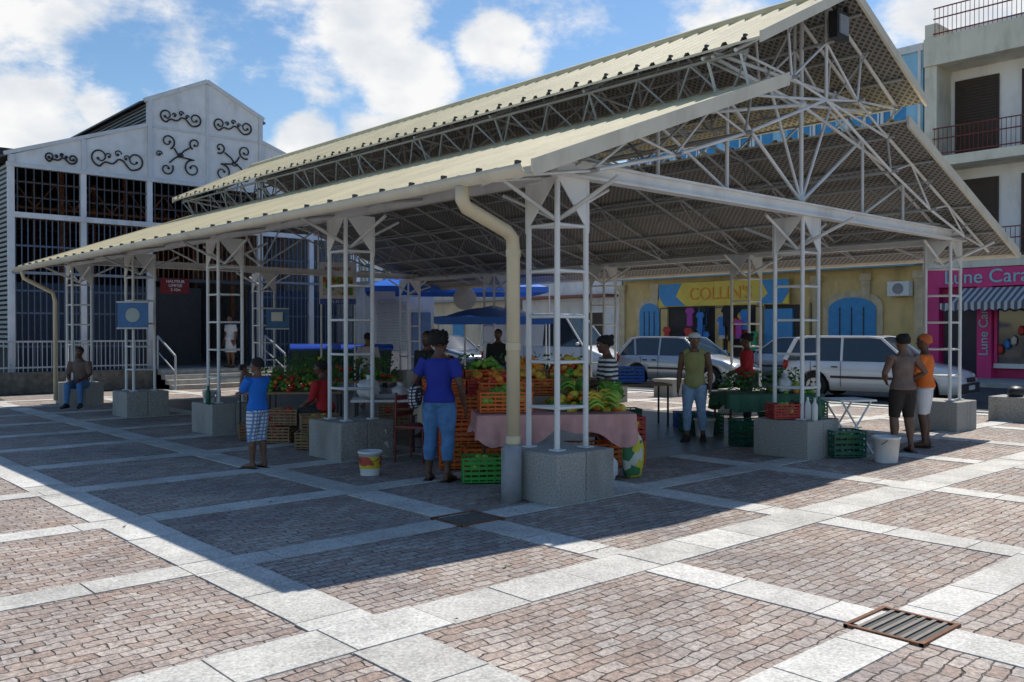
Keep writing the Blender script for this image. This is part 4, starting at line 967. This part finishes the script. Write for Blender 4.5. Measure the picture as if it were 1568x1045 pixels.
    def hring(t,rx,ry,yo,k=0): return rg(chin+up*hh*t+hf*hh*yo,hs*(rx*hh+k),hf*(ry*hh+k))
    B.loft([hring(*p_) for p_ in hp_],skin)
    nose=chin+up*hh*.40+hf*hh*.43; B.path([nose+up*hh*.14-hf*hh*.03,nose+hf*hh*.03,nose+hf*hh*.045-up*hh*.03],[.025*hh,.05*hh,.07*hh],skin,8)
    for sg in (-1,1): B.sph(chin+up*hh*.46+hs*sg*hh*.35-hf*hh*.02,(.05*hh,.07*hh,.11*hh),skin,2)
    B.sph(chin+up*hh*.22+hf*hh*.36,(.12*hh,.06*hh,.05*hh),skin,2)
    for s in 'LR':
        a,r=arm(s); B.path(a,r,skin,12); a,r=leg(s); B.path(a,r,skin,12)
        w=V['wr'+s]; d=(w-V['el'+s]).normalized(); sx=1 if s=='L' else -1
        inn=Vector((-sx,0,0)); inn=(inn-d*inn.dot(d)); inn=inn.normalized() if inn.length>.2 else Vector((0,0,-1)); wd=d.cross(inn).normalized()
        pe=w+d*.05*H
        B.loft([rg(w-d*.01*H,wd*.016*H,inn*.013*H,10),rg(w+d*.02*H,wd*.022*H,inn*.012*H,10),rg(pe,wd*.024*H,inn*.010*H,10)],skin)
        for i,ln in enumerate((.040,.046,.043,.034)):
            o_=wd*(-.0175+.0117*i)*H; p0=pe-d*.006*H+o_; p1=pe+d*ln*.5*H+o_*1.15+inn*.004*H; p2=pe+d*ln*.85*H+o_*1.15+inn*.016*H
            B.path([p0,p1,p2],[.0062*H,.0056*H,.0046*H],skin,6)
        td=-1 if (wd.dot(Vector((0,-1,0)))<0) else 1
        B.path([w+d*.012*H+wd*td*.014*H,w+d*.03*H+wd*td*.033*H+inn*.006*H,w+d*.05*H+wd*td*.036*H+inn*.014*H],[.0085*H,.0075*H,.006*H],skin,6)
        t=V['toe'+s]; an=V['an'+s]
        if not shoe: 
            fo=[(-.03,.03,.018,.02),(0,.035,.022,.025),(.05,.022,.026,.02),(.09,.014,.027,.012),(.115,.01,.02,.008)]
            B.loft([rg(Vector((an.x,an.y,max(an.z-.045*H,0)))+t*k*H+Vector((0,0,z*H*.9+.012)),Vector((-t.y,t.x,0))*wx*H,Vector((0,0,1))*z*H*.9,10) for k,z,wx,_ in fo],skin)
    remesh(B,'body')
    if shoe:
        S=MB()
        for s in 'LR':
            t=V['toe'+s]; an=V['an'+s]; base=Vector((an.x,an.y,max(an.z-.045*H,0)))
            fo=[(-.038,.022,.02),(-.02,.034,.025),(.02,.036,.027),(.06,.022,.031),(.1,.016,.03),(.122,.01,.02)]
            S.loft([rg(base+t*k*H+Vector((0,0,z*H)),Vector((-t.y,t.x,0))*wx*H,Vector((0,0,1))*z*H,12) for k,z,wx in fo],shoe)
        S.obj('shoes',E)
    else:
        S=MB()
        for s in 'LR':
            t=V['toe'+s]; an=V['an'+s]; base=Vector((an.x,an.y,max(an.z-.045*H,0)))+t*.035*H; rzz=math.atan2(t.y,t.x)
            S.box(base+Vector((0,0,.006)),(.165*H,.06*H,.012),black,rzz); S.path([base+Vector((-t.y,t.x,0))*.03*H+t*.03*H+Vector((0,0,.01)),base+t*.03*H+Vector((0,0,.045*H)),base-Vector((-t.y,t.x,0))*.03*H+t*.03*H+Vector((0,0,.01))],.005,black,5)
        S.obj('sandals',E)
    if top:
        T=MB(); torso(T,top,.011,tophem,.93,.03)
        if sleeve>0:
            for s in 'LR':
                a,r=arm(s); a,r=cut(a,r,min(1,sleeve)); T.path(a,[k+.011 for k in r[:-1]]+[r[-1]+.014],top,12)
        else:
            for s in 'LR': T.path([V['sh'+s].lerp(V['neck'],.1)+ax_*-.04,V['sh'+s].lerp(V['neck'],.6)+ax_*.02],[.034*H,.03*H],top,10)
        remesh(T,'top',sm=4)
    if bot:
        P_=MB(); torso(P_,bot,.006,-.15,.2)
        for s in 'LR':
            a,r=leg(s); a,r=cut(a,r,legl/2); P_.path(a,[k+.008+.004*i/len(r) for i,k in enumerate(r)],bot,12)
        remesh(P_,'trousers',sm=4)
    if skirt:
        P_=MB(); hem,mm=skirt; rings=[]
        for i in range(8):
            t=i/7; c=V['pel']+ax_*.25*(1-t*1.2)+Vector((0,0,-(V['pel'].z-hem*H)*max(0,t*1.15-.15))); w=(.085+.035*t)*H
            rings.append([c+Vector((math.cos(a)*w*(1+.04*math.sin(a*9)*t),math.sin(a)*w*.82*(1+.04*math.sin(a*9)*t),0)) for a in [2*math.pi*k/36 for k in range(36)]])
        P_.loft(rings,mm); P_.obj('skirt',E)
    hc=hairc or mat('black_hair',(.012,.01,.009),.8,.3,40,.6,bscale=150)
    Hm=MB()
    k=.008 if hair=='short' else .02
    def hr(t,rx,ry,yo): return rg(chin+up*hh*t+hf*hh*(yo-.07),hs*(rx*hh+k),hf*(ry*hh*.98+k))
    rr=[(.36,.2,.22,-.18),(.45,.30,.33,-.11),(.55,.34,.38,-.07),(.65,.35,.405,-.04),(.75,.335,.42,-.02),(.88,.27,.35,-.02),(.97,.17,.22,-.02),(1.02,.06,.08,-.02)]
    Hm.loft([hr(*p_) for p_ in rr],hc)
    if hair=='bun': Hm.sph(chin+up*hh*.85-hf*hh*.5,(.17*hh,.17*hh,.17*hh),hc,2)
    if hair=='curly':
        for i in range(150):
            a=U(0,6.28); t=U(.3,1.05); rr_=.46*math.sqrt(max(.05,1-((t-.6)/.6)**2)); p_=chin+up*hh*t+hs*math.cos(a)*rr_*hh*.95-hf*(math.sin(a)*rr_*hh*1.0+.08*hh)
            if (p_-chin).dot(hf)<.25*hh or t>.8: Hm.sph(p_,.06*hh*U(.8,1.5),hc,1)
    if cap:
        Hm.loft([hring(t,rx,ry,yo,.014) for t,rx,ry,yo in [(.66,.345,.43,-.02),(.75,.34,.425,-.03),(.88,.29,.36,-.03),(.97,.18,.22,-.03),(1.01,.05,.07,-.03)]],cap)
        bc=chin+up*hh*.68+hf*hh*.55; Hm.loft([rg(bc+up*dz,hs*hh*.3,hf*hh*.28) for dz in (0,.008)],cap)
    Hm.obj('hair',E)
    F=MB(); ew=mat('eye_white',(.7,.68,.64),.3); lip=mat('lips',(.13,.035,.03),.5)
    for sg in (-1,1):
        e=chin+up*hh*.5+hs*sg*hh*.14+hf*hh*.385; F.sph(e,(.055*hh,.055*hh,.035*hh),ew,1); F.sph(e+hf*.04*hh,(.025*hh,)*3,black,1)
        F.path([e+up*hh*.08-hs*hh*.07,e+up*hh*.1+hf*.02*hh,e+up*hh*.08+hs*hh*.07],.012*hh,hc,5)
    F.sph(chin+up*hh*.215+hf*hh*.40,(.1*hh,.035*hh,.03*hh),lip,2)
    F.obj('face',E)
    return E,V,H
sk1=mat('dark_skin',(.11,.05,.03),.5,.12,12); sk2=mat('brown_skin',(.17,.085,.05),.5,.12,12)
royal=mat('royal_blue_cloth',(.015,.03,.30),.8,.1,8,.3,bscale=14); jeans=mat('denim',(.08,.20,.40),.85,.2,14,.3,bscale=25); ljeans=mat('light_denim',(.27,.38,.52),.85,.2,14,.2,bscale=60)
teeb=mat('bright_blue_shirt',(.01,.16,.62),.8,.1,8,.3,bscale=14); vest=mat('olive_yellow_vest',(.34,.32,.12),.85,.15,8,.2)
brownt=mat('brown_top',(.17,.12,.10),.85,.2,8,.2); dkshort=mat('dark_shorts',(.025,.017,.014),.8); orangec=mat('orange_shirt',(.72,.16,.02),.8,.1,8,.2); whitec=mat('white_cloth',(.66,.66,.67),.85,.08,8,.2); redc=mat('red_cloth',(.45,.015,.02),.8,.1,8,.2)
plaid=mat_stripe('plaid_shorts',(.16,.27,.48),(.72,.75,.8),7,'Z',plaid=True); striped=mat_stripe('striped_top',(.03,.03,.035),(.6,.6,.6),5.5,'Z'); blackc=mat('black_cloth',(.02,.02,.022),.85)
capm=mat('white_cap',(.66,.66,.64),.8)
E,V,H=person('boy',-3.05,10.7,1.34,62,sk2,top=teeb,sleeve=.42,bot=plaid,legl=1.15,hair='short',vox=.009,
  j=dict(elL=(.12,-.075,.69),wrL=(.035,-.15,.83),elR=(-.13,-.06,.70),wrR=(-.05,-.15,.83),knL=(.055,-.02,.28),anL=(.055,-.01,.045),anR=(-.05,.03,.045)))
m=MB(); m.box((0,-.24,1.21),(.11,.03,.07),black); m.tube((0,-.25,1.21),(0,-.29,1.21),.025,black,12); m.obj('camera_in_hand',E)
E,V,H=person('woman',-.80,9.8,1.66,-14,sk1,fem=True,top=royal,sleeve=.38,bot=jeans,legl=1.6,hair='curly',vox=.009,hy=-25,
  j=dict(elL=(.165,.03,.65),wrL=(.17,-.09,.60),elR=(-.15,.02,.645),wrR=(-.165,-.04,.50),knL=(.065,-.02,.28),anL=(.075,.0,.045),anR=(-.062,.02,.045)))
m=MB(); bagm=mat_stripe('checked_bag',(.04,.04,.05),(.6,.6,.62),9,'Z',plaid=True)
# handbag hangs from the shoulder on the side away from the fruit stall
r=[]
for t in range(9):
    a=math.pi*t/8; r.append([Vector((-.27+.06*math.sin(a)*math.cos(b_),.02+.17*math.cos(a),.93+.14*math.sin(a)**.5*math.sin(b_))) for b_ in [2*math.pi*k/14 for k in range(14)]])
r=[[Vector((-v.x,v.y,v.z)) for v in ring] for ring in r]
m.loft(r,bagm); m.path([(.27,-.09,1.03),(.22,-.05,1.2),(.15,-.02,1.395),(.19,.06,1.2),(.27,.12,1.03)],.01,black,6); m.obj('handbag',E)
person('man',2.72,13.3,1.64,158,sk2,top=vest,sleeve=0,bot=ljeans,legl=1.75,hair='short',cap=capm,shoe=dkshort,vox=.010,hy=10,tophem=-.12,
  j=dict(anL=(.07,.05,.045),knL=(.06,.0,.28),anR=(-.06,-.05,.045),knR=(-.06,-.045,.285),elL=(.135,.03,.64),wrL=(.14,-.0,.49)))
person('woman',5.34,12.2,1.62,8,sk2,fem=True,top=brownt,sleeve=.12,bot=dkshort,legl=.95,hair='bun',vox=.010,
  j=dict(elL=(.19,.04,.66),wrL=(.12,-.06,.60),elR=(-.19,.03,.665),wrR=(-.12,-.07,.61),knL=(.07,-.015,.28),anL=(.08,.01,.045),anR=(-.06,.03,.045)))
person('man',5.85,12.65,1.62,55,sk1,top=orangec,sleeve=.6,bot=whitec,legl=.95,hair='short',hairc=mat('orange_cap',(.5,.12,.03),.8),vox=.011,
  j=dict(elR=(-.15,-.06,.65),wrR=(-.12,-.17,.60),elL=(.14,-.05,.65),wrL=(.12,-.17,.60)))
person('woman',1.25,11.3,1.62,100,sk1,fem=True,top=striped,sleeve=.5,bot=whitec,legl=1.9,hair='bun',vox=.010,hy=5,
  j=dict(neck=(0,-.03,.83),head=(0,-.055,.915),shL=(.094,-.03,.80),shR=(-.094,-.03,.80),elL=(.13,-.06,.64),wrL=(.10,-.19,.60),elR=(-.13,-.05,.64),wrR=(-.11,-.18,.58)))
SIT=dict(pel=(0,0,.30),neck=(0,-.03,.60),head=(0,-.05,.69),hipL=(.05,0,.285),hipR=(-.05,0,.285),knL=(.075,-.235,.29),knR=(-.075,-.235,.29),anL=(.08,-.22,.045),anR=(-.08,-.24,.045),
  shL=(.1,-.03,.57),shR=(-.1,-.03,.57),elL=(.135,-.06,.41),elR=(-.135,-.06,.41),wrL=(.07,-.19,.345),wrR=(-.07,-.19,.345))
person('woman',-2.75,13.15,1.6,70,sk1,fem=True,top=redc,sleeve=.55,skirt=None,bot=blackc,hair='short',j=SIT,vox=.012)
m=MB(); x,y=W(-2.75,13.15); m.bb(-.19,.19,-.19,.19,.33,.37,wood)
for a in (-.16,.16):
    for c_ in (-.16,.16): m.bb(a-.02,a+.02,c_-.02,c_+.02,0,.33,wood)
m.obj('wooden_stool',loc=(x,y,0),rz=.3)
person('man',-9.15,18.95,1.68,185,sk1,top=brownt,sleeve=.5,bot=jeans,hair='short',j=dict(SIT),vox=.013,z0=.04,shoe=blackc)
person('woman',-3.1,19.2,1.62,15,sk2,fem=True,top=mat('grey_pink_top',(.45,.38,.41),.8),sleeve=.5,bot=ljeans,legl=1.5,hair='short',vox=.013)
person('woman',-8.6,27.3,1.6,150,sk2,fem=True,top=whitec,sleeve=.4,skirt=(.3,whitec),hair='short',vox=.015,z0=.545)
person('woman',4.05,15.4,1.62,85,sk1,fem=True,top=redc,sleeve=.95,bot=blackc,hair='bun',vox=.012,j=dict(elL=(.13,-.04,.64),wrL=(.1,-.15,.58)))
person('man',-1.3,13.8,1.66,150,sk1,top=blackc,sleeve=.6,bot=blackc,hair='short',vox=.012)
person('man',-.3,19.5,1.7,170,sk1,top=blackc,sleeve=.8,bot=jeans,hair='short',vox=.014)

# ---------------------------------------------------------------- sun, sky, camera
SD=Vector((.987,.161,0)).normalized(); el=math.radians(51.6)
sd=Vector((SD.x*math.cos(el),SD.y*math.cos(el),math.sin(el)))
ld=bpy.data.lights.new('sun','SUN'); ld.energy=5.0; ld.angle=math.radians(.5); ld.color=(1,.95,.87)
lo=bpy.data.objects.new('sun',ld); col.objects.link(lo); lo.rotation_euler=sd.to_track_quat('Z','Y').to_euler()
w=bpy.data.worlds.new('World'); scene.world=w; w.use_nodes=True; N=w.node_tree.nodes; L=w.node_tree.links
bg=N['Background']; bg.inputs['Strength'].default_value=.11
sky=N.new('ShaderNodeTexSky'); sky.sky_type='NISHITA'; sky.sun_disc=False; sky.sun_elevation=el; sky.sun_rotation=math.atan2(SD.x,SD.y); sky.air_density=1.1; sky.dust_density=.25; sky.ozone_density=2.5
hs=N.new('ShaderNodeHueSaturation'); hs.inputs['Saturation'].default_value=1.15; hs.inputs['Value'].default_value=1.15; L.new(sky.outputs[0],hs.inputs['Color'])
tc=N.new('ShaderNodeTexCoord')
def dirv(px,py):
    X=(px-784)/1368; Z=(507-py)/1368
    v=Vector((.742*X+.670, -.670*X+.742, Z)); return v.normalized()
nz=N.new('ShaderNodeTexNoise'); nz.inputs['Scale'].default_value=9; nz.inputs['Detail'].default_value=9; nz.inputs['Roughness'].default_value=.62
mpn=N.new('ShaderNodeMapping'); mpn.inputs['Scale'].default_value=(1,1,1.7); L.new(tc.outputs['Generated'],mpn.inputs[0]); L.new(mpn.outputs[0],nz.inputs['Vector'])
cur=None
blobs=[(560,70,.085,1.0),(620,135,.075,1.0),(490,110,.06,.8),(760,75,.055,1.0),(810,95,.04,.8),(40,195,.09,1.1),(150,165,.04,.9),(200,240,.06,.9),(-40,60,.10,.5),(110,40,.11,.5),(280,20,.09,.5),(470,215,.05,1.1),(560,200,.05,.8),(1440,30,.09,.8),(1100,0,.10,.6),(1250,20,.06,.5),(-200,100,.25,.9),(250,-250,.3,.7),(900,-250,.25,.8),(1800,-50,.3,.8),(2300,100,.3,.9),(-700,150,.3,.8)]
for px,py,rad,amp in blobs:
    d=N.new('ShaderNodeVectorMath'); d.operation='DISTANCE'; d.inputs[1].default_value=dirv(px,py); L.new(tc.outputs['Generated'],d.inputs[0])
    mr=N.new('ShaderNodeMapRange'); mr.interpolation_type='SMOOTHSTEP'; mr.inputs[1].default_value=rad*1.35; mr.inputs[2].default_value=0; mr.inputs[3].default_value=0; mr.inputs[4].default_value=amp
    L.new(d.outputs['Value'],mr.inputs[0])
    if cur is None: cur=mr.outputs[0]
    else:
        mx=N.new('ShaderNodeMath'); mx.operation='MAXIMUM'; L.new(cur,mx.inputs[0]); L.new(mr.outputs[0],mx.inputs[1]); cur=mx.outputs[0]
ma=N.new('ShaderNodeMath'); ma.operation='MULTIPLY_ADD'; ma.inputs[1].default_value=.5; L.new(cur,ma.inputs[0]); L.new(nz.outputs['Fac'],ma.inputs[2])
cr=N.new('ShaderNodeMapRange'); cr.interpolation_type='SMOOTHSTEP'; cr.inputs[1].default_value=.62; cr.inputs[2].default_value=.86; L.new(ma.outputs[0],cr.inputs[0])
n2=N.new('ShaderNodeTexNoise'); n2.inputs['Scale'].default_value=11; n2.inputs['Detail'].default_value=6; L.new(mpn.outputs[0],n2.inputs['Vector'])
cc=N.new('ShaderNodeValToRGB'); cc.color_ramp.elements[0].position=.3; cc.color_ramp.elements[1].position=.58; cc.color_ramp.elements[0].color=(.68,.74,.82,1); cc.color_ramp.elements[1].color=(1,1,1,1); L.new(n2.outputs['Fac'],cc.inputs[0])
cs=N.new('ShaderNodeVectorMath'); cs.operation='SCALE'; cs.inputs['Scale'].default_value=8.7; L.new(cc.outputs[0],cs.inputs[0])
mx=N.new('ShaderNodeMixRGB'); L.new(cr.outputs[0],mx.inputs[0]); L.new(hs.outputs[0],mx.inputs[1]); L.new(cs.outputs[0],mx.inputs[2]); L.new(mx.outputs[0],bg.inputs['Color'])
cd=bpy.data.cameras.new('camera'); cd.sensor_width=36; cd.lens=1368/1568*36; cd.clip_end=4000; cd.clip_start=.05
co=bpy.data.objects.new('camera',cd); col.objects.link(co); co.location=(*W(0,0),1.65); co.rotation_euler=(math.radians(90-.65),0,-math.atan2(.670,.742)); scene.camera=co
scene.view_settings.view_transform='Standard'; scene.view_settings.look='None'; scene.view_settings.exposure=0
